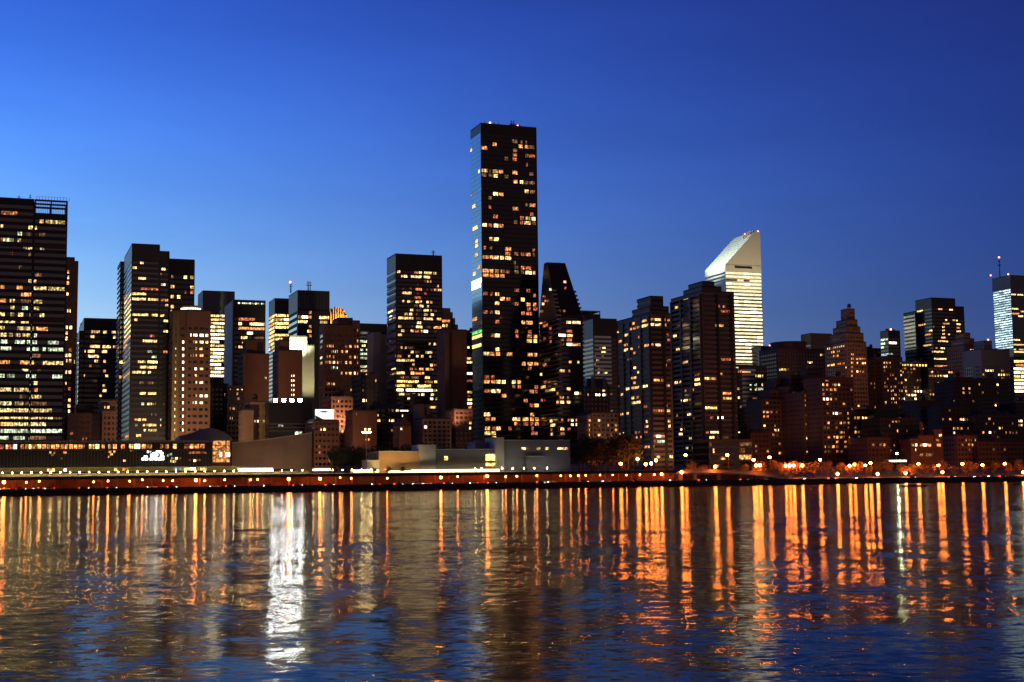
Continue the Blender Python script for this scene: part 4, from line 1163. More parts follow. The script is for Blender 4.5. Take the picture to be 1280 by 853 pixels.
t, u00 = shed('power_station', 'taller pale blocky shed with a strip of lit windows, right end of the floodlit row', [
    (594, 621, 553.5, 10, 14, 'dome', 'rear_wall'), (620.5, 630, 547.5, -3, 20, 'pale', 'pylon'), (630.2, 657, 551, 0, 20, 'grey', 'wall'),
    (657, 712.5, 551, 0, 20, 'grey', 'wall'), (658, 681, 571, -2.5, 4, 'grey', 'annex')], v, 'grey')
for x0, x1, c in ((652, 657, 'w'), (658, 661, 'd'), (671, 675, 'y'), (681.5, 685.5, 'y'), (697, 703, 'y'), (703.5, 709.5, 'w')):
    a, e = uat(x0, 561, v) - u00, uat(x1, 561, v) - u00
    part('window', MB().box(a, e, -.2, -.02, zat(x0, 562.3, v) - 9, zat(x0, 559.6, v) - 9), E[c], t)

# brilliantly lit marquees on the esplanade
def marquee(px0, px1, y0, y1, label, v=15, em='K', n=None):
    u00 = uat(px0, 590, v)
    t = thing('marquee', label, 'marquee', u00, v, 9, 'lit marquees on the esplanade')
    L = uat(px1, 590, v) - u00
    zt = zat((px0 + px1) / 2, y0, v) - 9; zb = max(.2, zat((px0 + px1) / 2, y1, v) - 9)
    part('lit_wall', MB().box(0, L, 0, 5, zb, zt - .25), E[em], t)
    part('canopy', MB().prism([(-.3, -.5), (L + .3, -.5), (L + .3, 5.5), (-.3, 5.5)], zt - .24, zt, top=[(-.1, 1.6, zt + .3), (L + .1, 1.6, zt + .3), (L + .1, 3.2, zt + .3), (-.1, 3.2, zt + .3)]), M['white'], t)
    n = n or max(2, int(L / 5))
    for i in range(n + 1):
        part('pole', MB().tube((i * L / n, -.15, -.4), (i * L / n, -.15, zt - .25), .07, .07, 6), M['steel'], t)
    return t
marquee(516, 624, 586.5, 591.5, 'long blazing white marquee in front of the floodlit shed')
marquee(488, 514, 588, 591.5, 'medium white lit marquee left of the long blazing one', em='K')
marquee(441, 474, 587, 590.5, 'white lit marquee left of the shed, beside the tall mast', em='K')
marquee(300, 341, 584.8, 589.5, 'yellow white lit marquee in front of the long brown hall', em='K')
marquee(393, 413, 585.3, 588.5, 'small white lit tent below the billboard building', em='K')

# tall mast with lamps beside the sheds
u, z = hit(458, 589, 17)
t = thing('floodlight_mast', 'tall grey mast with a cluster of white lamps left of the floodlit shed', 'mast', u, 17, 9)
zz = zat(458, 541, 17) - 9
part('mast', MB().tube((0, 0, -1), (0, 0, zz), .28, .16, 8), M['steel'], t)
part('crossbar', MB().box(-2.4, 2.4, -.12, .12, zz - .15, zz + .1), M['steel'], t)
for x in (-2, -.6, .9, 2.1):
    part('lamp_head', MB().box(x - .35, x + .35, -.35, -.13, zz - .1, zz + .45), M['globe'], t)

# ------------------------------------------------------------------ right half, low brick blocks
def low(name, label, px0, px1, yt, v, p, pal, mat, dep=22, style='grid', fh=3.3, bw=3.0, sv='', cat='building', steps=(), ymax=568, xl=None):
    vols = [(xl, px0, px1, yt, v, dep)] if xl is None else [(xl, px0, px1, yt, v)]
    for a, c, y, dv in steps:
        vols.append((None, a, c, y, v + dv, max(8, dep - dv - 3)))
    b = Building(name, label, cat, vols, v, style, fh, bw, mat, 'dullglass', 0.5, ymax=ymax)
    if sv: b.survey(sv, minw=1.3)
    if p: b.rnd(p * 4.0, pal + 'odd', ymax=ymax, bwf=.5)
    return b.done()
low('brick_building', 'stepped dark red block with a ragged roof, below the broad round crowned tower', 952, 985, 500, 150, .02, 'or', 'dkbrown',
    sv='Q1 335 118-140o; 373 92-112w; 485 92-115w 120-148o; 510 155-180r 200-215r; 555 65-88o; 587 97-112w; 580 0-38o; 615 20-38r; 620 175-195d; 650 182-200w 205-222w; 680 172-188o 205-220r 238-250o; 720 50-72w', steps=((962, 985, 488, 3), (969, 985, 474, 6)))
low('brick_building', 'dark red apartment block stepped up toward the middle, left of the striped window block', 985, 1009, 484, 140, .02, 'or', 'dkbrown',
    sv='Q1 323 330-355d; 445 300-315d 345-372d; 497 270-285d 305-318o; 615 268-285o; 655 338-380o; 695 365-378o 390-422w; 745 310-328w 340-365r; 830 270-285d', steps=((988, 1006, 470, 4),))
low('brick_building', 'square red brick block with dim regular windows, orange lit at its foot', 1004, 1027, 491, 120, .10, 'dddo', 'dkbrown',
    sv='Q1 695 447-466w 490-508o 530-545d; 830 450-465o 515-528w; 192 385-405w', steps=((1008, 1027, 462, 12),), bw=3.4)
low('brick_building', 'brick block with bright yellow and red upper windows below the stepped brown tower', 1026, 1067, 473, 100, .07, 'ddor', 'dkbrown',
    sv='Q1 238 515-540o 545-565y 605-630r; 275 578-605o 610-640o 662-695w 705-722w; 357 568-598r; 400 568-590y 592-630W 632-655w; 445 612-648r; 488 668-715W; 697 675-695w 698-718w; 783 580-605w; Q2 655 68-105o; 697 18-36w 42-60w 90-102o 140-168o', bw=3.2)
low('apartment_block', 'dark block with two long lit rows near its roof, right of the brick block', 1066, 1094, 516, 95, .03, 'od', 'dark',
    sv='Q2 520 178-220o 295-352w; 553 180-235o 250-308y 318-355w; 580 318-342w; 610 190-200d; 650 330-352c 360-378w; 625 190-210d; 690 205-230d; 745 245-265d; 785 200-215w 250-265o; 825 250-268r; 440 218-236w')
low('apartment_block', 'dark block with three stacked lit windows in its corner, centre of the right shore', 1094, 1122, 512, 85, .02, 'od', 'black',
    sv='Q2 580 388-435W; 612 448-485w; 647 448-488w; 680 448-488w; 650 260-290r')
low('apartment_block', 'dark brown block with a few red windows, behind the dark shore blocks', 1086, 1104, 450, 250, .06, 'orrw', 'dkbrown', sv='Q2 345 305-318o; 300 375-388c')
low('apartment_block', 'block with orange and white windows below the small beacon tower', 1103, 1128, 447, 240, .07, 'wowr', 'dkbrown',
    sv='Q2 82 425-470o; 130 420-452w; 158 395-445r; 180 490-515r; 228 512-530w; 295 405-455o; 325 488-505w; 358 415-435o; 375 488-508w; 397 485-525w; 318 552-578w')
low('apartment_block', 'wide dark block with one long bright yellow row, below the black double block', 1126, 1163, 453, 290, .05, 'wod', 'black',
    sv='Q2 65 520-590o; 108 580-640y 645-690w 695-787y; 310 665-690y 700-750W 755-787y; 290 760-782w; 355 615-640w 645-690W; 380 670-700w; 385 560-600W 745-787w; 408 645-690o; 352 540-552w; 450 695-735w; 460 565-585w')
low('apartment_block', 'dark block with a dotted orange and white row, right below the black double block', 1160, 1192, 462, 280, .05, 'wor', 'black',
    sv='Q3 103 100-128w 133-148y; 178 70-105o 108-135o 138-165y 170-185o 188-212W; 160 80-100w 220-250o; 245 135-175W; 290 45-62w; 330 175-190o; 352 145-190w; 375 95-122w; 130 120-150d')
low('brick_building', 'dark gabled brick block in front of the short reddish stepped tower', 1190, 1222, 478, 160, .02, 'od', 'dkbrown',
    sv='Q3 228 418-432w; 208 290-315d; 368 450-468y; 370 238-260y; 328 488-505w; 355 488-502w', steps=((1195, 1217, 473, 5),))
low('apartment_block', 'low dark block with pale lit windows in the middle of the right shore', 1100, 1150, 524, 70, .03, 'owd', 'dark',
    sv='Q2 545 500-525w 530-550o; 580 497-520o 522-555o; 508 572-592o; 490 360-450d')
low('brick_building', 'mid brown block with four small lit windows in a row, right shore', 1176, 1212, 509, 110, .02, 'od', 'dkbrown',
    sv='Q3 505 225-245o 295-312w 320-335W 345-365o 412-438w; 570 255-275w 285-297o 310-322o 352-370r; 632 248-268w; 672 245-275w 285-298o 300-308r; 497 120-138w')
low('brick_building', 'ornate roofed brick block with a broken parapet at the right shore', 1222, 1272, 519, 100, .02, 'od', 'dkbrown',
    sv='Q3 498 518-538o; 600 522-545W 565-580d; 593 597-612w 615-630o; 630 685-700o; 712 620-642w; 740 655-675o; 710 750-768w; 795 628-645w; 740 755-770d; 745 560-620d', steps=((1228, 1236, 515.5, 2), (1246, 1250, 515.5, 2), (1257, 1262, 516, 2)))
low('apartment_block', 'dark block with two white windows cut by the right picture edge', 1270, 1300, 505, 130, .02, 'ow', 'black', sv='Q3 530 755-785W; 563 755-785w')
low('apartment_block', 'dark apartment block under the grey blank topped block', 1222, 1264, 474, 200, .03, 'owd', 'black', sv='')
low('brick_building', 'dim brown mid rise with a flat pale parapet, behind the balcony house', 1150, 1178, 502, 130, .02, 'od', 'dkbrown', sv='Q3 410 0-8o')
low('brick_building', 'low brown house with an orange framed window, right of the balcony house', 1196, 1222, 545, 60, .02, 'od', 'brown',
    sv='Q3 665 350-362o 365-378r 380-395o; 712 370-388o 390-405o; 755 375-392d; 732 475-495d; 678 410-425w; 780 495-515o; 712 320-335d')
low('brick_building', 'low dark house row at the foot of the far right shore blocks', 1222, 1285, 553, 55, .03, 'dor', 'dkbrown')
low('brick_building', 'low dark house left of the balcony house, under the green white lamp', 1084, 1113, 548, 55, .03, 'dor', 'dkbrown')
low('brick_building', 'low dark red house behind the street trees right of the bronze towers', 938, 962, 542, 75, .03, 'dor', 'dkbrown', sv='Q1 785 30-45d; 818 28-42d')

# balcony house
b = Building('town_house', 'terraced house with three lit orange balconies and a tall chimney', 'house',
             [(None, 1148, 1168, 545, 58, 14), (None, 1168, 1178, 537.5, 60, 14)], 58, 'band', 3.3, 3, 'brown', 'brown', .45)
b.survey('Q3 722 1-28o 30-52W 55-88o; 790 0-25d 48-100d', tall=1.2).survey('Q3 728 130-160o; 690 120-150r; 653 150-168w', vi=1).done()
u0, u1, va, vb, zt = b.vol[0]
for k in range(4):
    z = k * 3.3 + .3
    part('balcony', MB().box(.3, u1 - u0 - .3, -1.6, -.06, z, z + .2).box(.3, u1 - u0 - .3, -1.6, -1.5, z + .2, z + 1.0), M['rust'], b.root)
part('chimney', MB().box(5.4, 7.2, 4, 5.6, zt - b.zb, zat(1161, 528, 62) - b.zb), M['brown'], b.root)
b = Building('town_house', 'small glowing white fronted house between balcony house and green white lamp', 'house',
             [(None, 1138, 1148, 549, 57, 12)], 57, 'grid', 3.3, 3, 'brown', 'brown', .5)
b.survey('Q2 778 645-672y 675-700W', minw=1.5, tall=1.5).survey('Q2 808 675-690w').done()

# plant rooms and water tanks on the lower roofs
rr_ = random.Random(3)
for b in Buildings:
    if b.root.name.split('.')[0] in ('brick_building', 'apartment_block', 'town_house', 'office_building') and len(b.vol) < 3:
        vi = len(b.vol) - 1
        k = b.vol[vi]
        if k[1] - k[0] < 9: continue
        for j in range(rr_.choice((1, 1, 2))):
            px = proj(k[0] + (k[1] - k[0]) * rr_.uniform(.2, .8), k[2] + 6, k[4])[0]
            if not -5 < px < 1285: continue
            if rr_.random() < .45: b.rooftop('tank', px, rr_.uniform(1.8, 2.6), vi, w=rr_.uniform(1.2, 1.7), back=rr_.uniform(5, 9))
            else: b.rooftop('plant', px, rr_.uniform(1.8, 3.2), vi, w=rr_.uniform(3, 5.5), mat=rr_.choice(('dark', 'dkbrown', 'grey')), back=rr_.uniform(5, 9))

# ------------------------------------------------------------------ ground, river bank, drive
def struct(o): return tag(o, kind='structure')
UD = uat(846, 592, 2)                      # right end of the promenade deck
UL, UR = -1500.0, 4000.0
def sheet(name, us, vs, zf, mat):
    v_, f_ = [], []
    for u in us:
        for v in vs:
            v_.append(tuple(world(u, v, zf(u, v))))
    n = len(vs)
    for i in range(len(us) - 1):
        for j in range(n - 1):
            f_.append((i * n + j, (i + 1) * n + j, (i + 1) * n + j + 1, i * n + j + 1))
    me = bpy.data.meshes.new(name); me.from_pydata(v_, [], f_); me.materials.append(mat); me.update()
    return struct(link(name, me))
def gz(u, v):
    if u < UD + .5:
        return 8.96 if v < 60 else min(15, 9 + (v - 60) * .06)
    return min(15.0, 2.6 + max(0, v - 23) * .16 if v < 62 else 9 + (v - 62) * .06)
sheet('ground', [UL, UD, UD + 1.0, 400, 800, UR], [22.6, 30, 40, 50, 62, 100, 160, 400, 9000], gz, M['soil'])
sheet('road', [UL, UR], [1.0, 22.4], lambda u, v: 2.5, M['asphalt'])
mk = MB()
for v in (6.4, 10.8):
    for i in range(170):
        u = -420 + i * 6.5
        mk.box(u, u + 3, v, v + .14, 2.504, 2.506)
me = mk.mesh('lane_marking', [surf('road_paint', (.75, .75, .72), .7)])
o = struct(link('lane_marking', me)); o.location = (0, D0, 0); o.rotation_euler.z = GRID
def wallthing(name, label, u0, u1, v0, v1, z0, z1, mat, cat='wall'):
    t = link(name, MB().box(0, u1 - u0, 0, v1 - v0, 0, z1 - z0).mesh(name, [mat]), None, world(u0, v0, z0), GRID)
    return tag(t, label, cat)
wallthing('seawall', 'long black stone seawall along the water line', UL, UR, 0, 1.0, -4, 2.55, M['seawall'])
wallthing('river_barrier', 'low dark kerb barrier on top of the black seawall', UL, UR, 1.2, 1.6, 2.5, 3.2, M['seawall'])
M['orangewall'] = surf('lamp_tinted_concrete', (.22, .085, .045), .85, var=.6, scale=.2)  # sodium lamplight and its unevenness put into the concrete's colour
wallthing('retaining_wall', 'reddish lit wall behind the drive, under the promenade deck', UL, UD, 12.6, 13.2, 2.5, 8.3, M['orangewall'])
# deck over the drive with its columns
t = thing('promenade_deck', 'long dark promenade deck on columns over the river drive', 'deck', UL, 2, 8.3)
part('slab', MB().box(0, UD - UL, 0, 20.6, 0, .66), M['dark'], t)
part('edge_beam', MB().box(0, UD - UL, -.25, -.01, -.7, .75), M['black'], t)
rl = MB()
u_a = uat(-40, 600, 2)
for i in range(int((UD - u_a) / 2.4)):
    x = u_a - UL + i * 2.4
    rl.box(x, x + .1, .2, .3, .66, 1.75)
rl.box(u_a - UL, UD - UL, .2, .3, 1.75, 1.85)
part('railing', rl, M['black'], t)
cols = [19, 40, 73, 128, 147, 168, 190, 250, 276, 311, 340, 361, 385, 420, 440, 470, 496, 525, 544, 562, 580, 605, 632, 653, 673, 690, 708, 725, 741, 757, 774, 790, 800, 815, 830, 844]
for px in cols:
    x = uat(px, 605, 3) - UL
    part('column', MB().box(x - .35, x + .35, .6, 1.4, -5.8, -.02), M['rust'], t)
hedge = MB()
# pale balustrade wall behind the promenade lamps
wallthing('balustrade_wall', 'pale low garden wall lit by the row of promenade globes', uat(-40, 596, 9), uat(386, 596, 9), 9, 9.5, 8.96, 10.6, M['pale'])
wallthing('garden_wall', 'pale low garden wall in front of the floodlit sheds', uat(387, 596, 9), uat(700, 596, 9), 9, 9.4, 8.96, 9.35, M['pale'])

# lifted ramp right of the deck
t = thing('ramp', 'curved concrete ramp lit yellow from below, right of the promenade deck', 'ramp', UD, 12, 2.5)
pts = [(852, 589.5), (870, 588.5), (900, 589), (925, 590), (945, 591.5), (965, 594), (985, 598)]
mb = MB(); pr = MB()
P = [(uat(px, py, 12) - UD, zat(px, py, 12) - 2.5) for px, py in pts]
for (xa, za), (xb, zb) in zip(P, P[1:]):
    b0 = len(mb.v)
    mb.prism([(xa, 0), (xb, 0), (xb, 8), (xa, 8)], 0, 1, top=[(xa, 0, za), (xb, 0, zb), (xb, 8, zb), (xa, 8, za)])
    for j, z in enumerate((za, zb, zb, za)): mb.v[b0 + j] = (mb.v[b0 + j][0], mb.v[b0 + j][1], z - 1.3)
    pr.prism([(xa, .1), (xb, .1), (xb, .35), (xa, .35)], 0, 1, top=[(xa, .1, za + .9), (xb, .1, zb + .9), (xb, .35, zb + .9), (xa, .35, za + .9)])
    b0 = len(pr.v) - 8
    for j, z in enumerate((za, zb, zb, za)): pr.v[b0 + j] = (pr.v[b0 + j][0], pr.v[b0 + j][1], z + .003)
part('ramp_slab', mb, M['pale'], t)
part('parapet', pr, M['tan'], t)
for (xa, za) in P[:-1]:
    part('column', MB().box(xa + 1, xa + 2, 2, 6, 0, za - 1.32), M['conc'], t)
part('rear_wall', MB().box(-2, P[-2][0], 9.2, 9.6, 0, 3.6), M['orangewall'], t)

# river: one sheet to the horizon
def make_water():
    m, nt, N, L, out = newmat('river_water')
    b = N.new('ShaderNodeBsdfPrincipled')
    b.inputs['Base Color'].default_value = (.004, .008, .016, 1)
    b.inputs['Roughness'].default_value = .10
    b.inputs['IOR'].default_value = 1.10
    tc = N.new('ShaderNodeTexCoord')
    def noise(scale, sx, sy, rot, det=3, rough=.55, dist=0.0):
        mp = N.new('ShaderNodeMapping')
        mp.inputs['Rotation'].default_value = (0, 0, R(rot))
        mp.inputs['Scale'].default_value = (sx, sy, 1)
        L.new(tc.outputs['Object'], mp.inputs['Vector'])
        n = N.new('ShaderNodeTexNoise')
        n.inputs['Scale'].default_value = scale
        n.inputs['Detail'].default_value = det
        n.inputs['Roughness'].default_value = rough
        n.inputs['Distortion'].default_value = dist
        L.new(mp.outputs['Vector'], n.inputs['Vector'])
        return n
    # wave slopes straight from vector noise: long swell, chop and ripples, with calmer and rougher patches
    def vmath(op, a_, b_):
        n = N.new('ShaderNodeVectorMath'); n.operation = op
        L.new(a_, n.inputs[0])
        if isinstance(b_, tuple): n.inputs[1].default_value = b_
        elif op == 'SCALE': L.new(b_, n.inputs['Scale'])
        else: L.new(b_, n.inputs[1])
        return n.outputs['Vector']
    big = noise(.05, .5, 1, 20.5, 4, .95, .2)
    short = noise(.13, 1.8, 1, 17, 3, .8, .2)
    fine = noise(1.9, .5, 1, 14, 4, .75, .3)
    gust = noise(.030, 2.2, 1, 19, 3, .6)
    g = N.new('ShaderNodeMapRange')
    g.inputs['From Min'].default_value = .40; g.inputs['From Max'].default_value = .62
    g.inputs['To Min'].default_value = .45; g.inputs['To Max'].default_value = 1.5
    L.new(gust.outputs['Fac'], g.inputs['Value'])
    s1 = vmath('MULTIPLY', vmath('SUBTRACT', big.outputs['Color'], (.5, .5, .5)), (.08, .15, 0))
    s2 = vmath('MULTIPLY', vmath('SUBTRACT', fine.outputs['Color'], (.5, .5, .5)), (.28, .38, 0))
    s1 = vmath('ADD', s1, vmath('MULTIPLY', vmath('SUBTRACT', short.outputs['Color'], (.5, .5, .5)), (.03, .15, 0)))
    tot = vmath('ADD', s1, vmath('SCALE', s2, g.outputs['Result']))
    nrm = vmath('ADD', tot, (0, 0, 1))
    nn = N.new('ShaderNodeVectorMath'); nn.operation = 'NORMALIZE'
    L.new(nrm, nn.inputs[0])
    L.new(nn.outputs['Vector'], b.inputs['Normal'])
    L.new(b.outputs['BSDF'], out.inputs['Surface'])
    return m
M['water'] = make_water()
me = bpy.data.meshes.new('river')
a, c = world(UL - 500, .5), world(UR + 500, .5)
me.from_pydata([(-6000, -3000, 0), (9000, -3000, 0), (c.x, c.y, 0), (a.x, a.y, 0)], [], [(0, 1, 2, 3)])
me.materials.append(M['water']); me.update()
struct(link('river', me))

# rocks awash near the bank
def rock(px0, px1, py, h, label):
    d = ray((px0 + px1) / 2, py); s = -CAMZ / d.z
    c = Vector((0, 0, CAMZ)) + d * s
    Lh = (px1 - px0) / F * d.y * s / 2
    mb = MB(); rn = random.Random(px0)
    n = 14; rows = []
    for i in range(n + 1):
        t = i / n
        prof = math.sin(math.pi * t) ** .6
        rows.append([(-Lh + 2 * Lh * t, -2.2 * prof, -.5), (-Lh + 2 * Lh * t, -.8 * prof, h * prof * rn.uniform(.6, 1)), (-Lh + 2 * Lh * t, .9 * prof, h * prof * rn.uniform(.6, 1)), (-Lh + 2 * Lh * t, 2.2 * prof, -.5)])
    for r_ in rows: mb.v += r_
    for i in range(n):
        for j in range(3):
            mb.f.append((i * 4 + j, i * 4 + j + 1, i * 4 + j + 5, i * 4 + j + 4)); mb.m.append(0)
    o = link('river_rock', mb.mesh('river_rock', [M['rock']]), None, (c.x, c.y, 0), 0)
    return tag(o, label, 'rock')
rock(1119, 1166, 608.3, .9, 'long flat black rock lying in the water off the right shore')
rock(1264, 1277, 606, .9, 'small black rock in the water near the right picture edge')

# ------------------------------------------------------------------ lamps
LAND = [(0, 90, 'left glass slab'), (90, 215, 'golden sided glass tower'), (215, 292, 'glass pavilion'), (292, 392, 'long brown hall'), (392, 458, 'billboard building'),
        (458, 516, 'orange lit shed half'), (516, 590, 'long white marquee'), (590, 660, 'tallest black tower'), (660, 715, 'shed with lit window strip'), (715, 775, 'dark tree clump'), (775, 842, 'left bronze tower'),
        (842, 880, 'right bronze tower side'), (880, 920, 'right bronze tower front'), (920, 960, 'white slanted tower'), (960, 1028, 'dark red blocks'), (1028, 1084, 'stepped brown tower'), (1084, 1128, 'green white lamp'),
        (1128, 1185, 'balcony house'), (1185, 1225, 'short reddish stepped tower'), (1225, 1300, 'cyan striped tower')]
ORD = ('first', 'second', 'third', 'fourth', 'fifth', 'sixth', 'seventh', 'eighth', 'ninth', 'tenth', 'eleventh', 'twelfth', 'thirteenth', 'fourteenth')
def ordered(pxs):
    seen, out = {}, []
    cnt = {}
    for p in sorted(pxs):
        l = next((n for a, c, n in LAND if a <= p < c), LAND[0][2]); cnt[l] = cnt.get(l, 0) + 1
    for p in sorted(pxs):
        l = next((n for a, c, n in LAND if a <= p < c), LAND[0][2])
        k = seen.get(l, 0); seen[l] = k + 1
        out.append((p, l, ('the only one there' if cnt[l] == 1 else ORD[min(k, 13)] + ' from left')))
    return out
# orange lamps hung under the deck edge
proto = None
under = {5: 603, 33: 603, 49: 602, 117: 602.5, 135: 601.5, 162: 601.8, 178: 600, 204: 601, 216: 601.2, 245: 600.5, 256: 601, 281: 600, 313: 600, 322: 599.5, 361: 599, 400: 598.7, 425: 597, 439: 598, 484: 598,
         551: 597, 572: 596, 609: 595.5, 632: 596, 646: 595.5, 671: 594.8, 701: 595, 713: 595, 723: 594.7, 732: 594.5, 750: 594, 766: 594, 783: 594, 800: 593.5, 818: 593.5, 827: 593}
BRIGHT = {245, 361, 551, 609, 827, 5, 400}
for p, l, w in ordered(under):
    v = 2.2
    u, z = hit(p, under[p], v)
    z = min(z, 7.0)
    key = 'b' if p in BRIGHT else 's'
    t = thing('drive_lamp', '%s lamp under the deck below the %s, %s' % ('bright orange' if key == 'b' else 'orange', l, w), 'lamp', u, v, z, 'orange lamps under the promenade deck')
    rr = .70 if key == 'b' else .34
    part('bracket', MB().tube((0, 0, rr * .8), (0, 0, 8.0 - z), .06, .06, 6).box(-.3, .3, -.3, .3, rr * .85, rr * .85 + .15), M['steel'], t)
    part('globe', MB().ball((0, 0, 0), rr, 8, 5), M['sodium'], t)
# white globes on the promenade
pg = [3 + i * 12.05 for i in range(31)] + [378, 392, 404, 416, 428, 440, 452, 464] + [594, 602, 628, 641, 655, 668, 684]
for p, l, w in ordered(pg):
    v = 6.5
    u = uat(p, 596, v)
    t = thing('promenade_lamp', 'white promenade globe lamp before the %s, %s' % (l, w), 'lamp', u, v, 8.96, 'white globe lamps along the promenade')
    part('post', MB().tube((0, 0, 0), (0, 0, 1.9), .07, .05, 6).tube((0, 0, 0), (0, 0, .25), .14, .1, 6), M['steel'], t)
    part('globe', MB().ball((0, 0, 2.12), .26, 8, 5), M['globe'], t)
# tall street lamps with an arm
poles = {857: (569, 586), 909: (569, 586), 962: (572, 590), 942: (575, 590), 1025: (575, 593), 1081.5: (582, 597), 1088: (579, 597), 1148: (580, 594), 1203: (580, 594), 1228: (581.5, 594), 1256: (580, 593), 776: (580, 590), 1173: (582, 594)}
for p, l, w in ordered(poles):
    yt, yb = poles[p]
    v = 21.5 if p < 1000 else 20.5
    u, z = hit(p, yt, v)
    z0 = 2.5 if p > 846 else 8.96
    if p in (857, 909, 942, 962): z0 = 2.5
    t = thing('street_lamp', 'tall orange street lamp before the %s, %s' % (l, w), 'street lamp', u + .9, v, z0, 'tall street lamps along the right shore')
    h = z - z0
    part('pole', MB().tube((0, 0, 0), (0, 0, h + .35), .16, .09, 8).tube((0, 0, 0), (0, 0, .5), .26, .22, 8), M['rust'], t)
    part('arm', MB().tube((0, 0, h + .3), (-.9, 0, h + .5), .06, .05, 6).box(-1.35, -.55, -.2, .2, h + .42, h + .6), M['steel'], t)
    part('lamp_globe', MB().ball((-.9, 0, h), .95, 8, 5, sz=.7), M['sodium_tall'], t)
# low orange lamps among the shore trees
lows = {797: 574.5, 807: 581, 894: 584, 945: 582.5, 950: 582.2, 982: 583, 987: 582.6, 992: 582.5, 1003: 582.5, 1047: 593.3, 1062: 583, 1068: 581.5, 1097: 593, 1132: 592, 1178: 591, 1279: 591, 852: 591, 820: 576, 814: 580}
for p, l, w in ordered(lows):
    v = 9.5 if p in (852, 894, 950) else (26.0 if p > 846 else 23.5)
    u, z = hit(p, lows[p], v)
    z0 = gz(u, v)
    z = max(z, z0 + 1.2)
    t = thing('garden_lamp', 'low orange lamp before the %s, %s' % (l, w), 'lamp', u, v, z0, 'low orange lamps among the shore trees')
    part('post', MB().tube((0, 0, 0), (0, 0, z - z0), .08, .06, 6).tube((0, 0, 0), (0, 0, .3), .16, .12, 6), M['rust'], t)
    part('globe', MB().ball((0, 0, z - z0 + .2), .85, 8, 5), M['sodium_tall'], t)
u, z = hit(1121, 567, 40)
t = thing('floodlight_mast', 'greenish white star bright lamp on a pole left of the balcony house', 'lamp', u, 40, gz(u, 40))
h = z - gz(u, 40)
part('pole', MB().tube((0, .5, 0), (0, .5, h + .4), .14, .1, 8), M['steel'], t)
part('housing', MB().box(-.6, .6, -.05, .5, h - .5, h + .5), M['black'], t)
part('lamp_face', MB().box(-.5, .5, -.16, -.06, h - .42, h + .42), M['greenlamp'], t)
t = thing('canopy', 'low canopy with a bright white lit front below the greenish white lamp', 'canopy', uat(1111, 576, 38), 38, gz(uat(1111, 576, 38), 38))
L_ = uat(1134, 576, 38) - uat(1111, 576, 38); z0 = zat(1120, 577.5, 38) - t.location.z
part('roof', MB().box(0, L_, 0, 6, z0 + 1.2, z0 + 1.6), M['pale'], t)
for i in range(4):
    part('lit_bay', MB().box(.3 + i * L_ / 4, (i + 1) * L_ / 4 - .3, .2, .5, z0, z0 + 1.1), E['W'], t)
part('post', MB().tube((.3, .4, 0), (.3, .4, z0 + 1.2), .1).tube((L_ - .3, .4, 0), (L_ - .3, .4, z0 + 1.2), .1), M['steel'], t)

# ------------------------------------------------------------------ cars on the drive
def make_car(kind):
    t = bpy.data.objects.new('car', None); COL.objects.link(t)
    pm = {'dark': M['carpaint'], 'white': M['carwhite'], 'yellow': M['caryellow']}[kind]
    body = MB()
    prof = [(-2.2, .35), (-2.25, .75), (-2.05, .95), (-1.0, 1.02), (.95, 1.0), (2.0, .85), (2.25, .6), (2.2, .35)]
    n = len(prof); 
    for y in (-.88, .88):
        body.v += [(x, y, z) for x, z in prof]
    body.f.append(tuple(range(n))); body.f.append(tuple(reversed(range(n, 2 * n))))
    for i in range(n):
        j = (i + 1) % n
        body.f.append((i, n + i, n + j, j))
    body.m = [0] * len(body.f)
    part('body', body, pm, t)
    part('cabin', MB().prism([(-1.75, -.78), (1.0, -.78), (1.0, .78), (-1.75, .78)], .98, 1.45, top=[(-1.2, -.65, 1.45), (.35, -.65, 1.45), (.35, .65, 1.45), (-1.2, .65, 1.45)]), M['glass'], t)
    part('roof_panel', MB().box(-1.18, .33, -.63, .63, 1.45, 1.49), pm, t)
    for x in (-1.4, 1.4):
        for y in (-.82, .82):
            w = part('wheel', MB().tube((x, y - .1, .33), (x, y + .1, .33), .33, .33, 12), M['tyre'], t)
    for y in (-.6, .6):
        part('headlight', MB().box(2.2, 2.29, y - .2, y + .2, .58, .78), M['headlight'], t)
        part('taillight', MB().box(-2.3, -2.21, y - .22, y + .22, .68, .85), M['taillight'], t)
    return t
protos = {k: make_car(k) for k in ('dark', 'white', 'yellow')}
cars = [(6, 'w', 1, 'white'), (26, 'd', -1, 'dark'), (48, 'd', 1, 'dark'), (62, 'y', 1, 'yellow'), (105, 'd', -1, 'dark'), (140, 'd', -1, 'dark'), (190, 'w', 1, 'white'), (215, 'd', -1, 'dark'), (268, 'w', 1, 'white'), (288, 'd', -1, 'dark'),
        (335, 'd', 1, 'dark'), (372, 'd', -1, 'dark'), (412, 'd', -1, 'dark'), (470, 'w', 1, 'white'), (498, 'd', -1, 'dark'), (521, 'w', 1, 'white'), (534, 'w', 1, 'white'), (560, 'd', -1, 'dark'), (592, 'w', 1, 'white'), (615, 'd', -1, 'dark'), (676, 'd', -1, 'dark'),
        (690, 'w', 1, 'white'), (730, 'd', -1, 'dark'), (758, 'w', 1, 'white'), (795, 'd', -1, 'dark'), (842, 'w', 1, 'white'), (878, 'd', -1, 'dark'), (930, 'd', -1, 'dark'), (1010, 'y', 1, 'yellow'), (1040, 'd', -1, 'dark'), (1075, 'w', 1, 'white'), (1140, 'd', -1, 'dark'), (1190, 'd', -1, 'dark'), (1222, 'w', 1, 'white'), (1240, 'w', 1, 'white'), (1254, 'd', -1, 'dark')]
used = {}
lab = {p: (l, w) for p, l, w in ordered([c[0] for c in cars])}
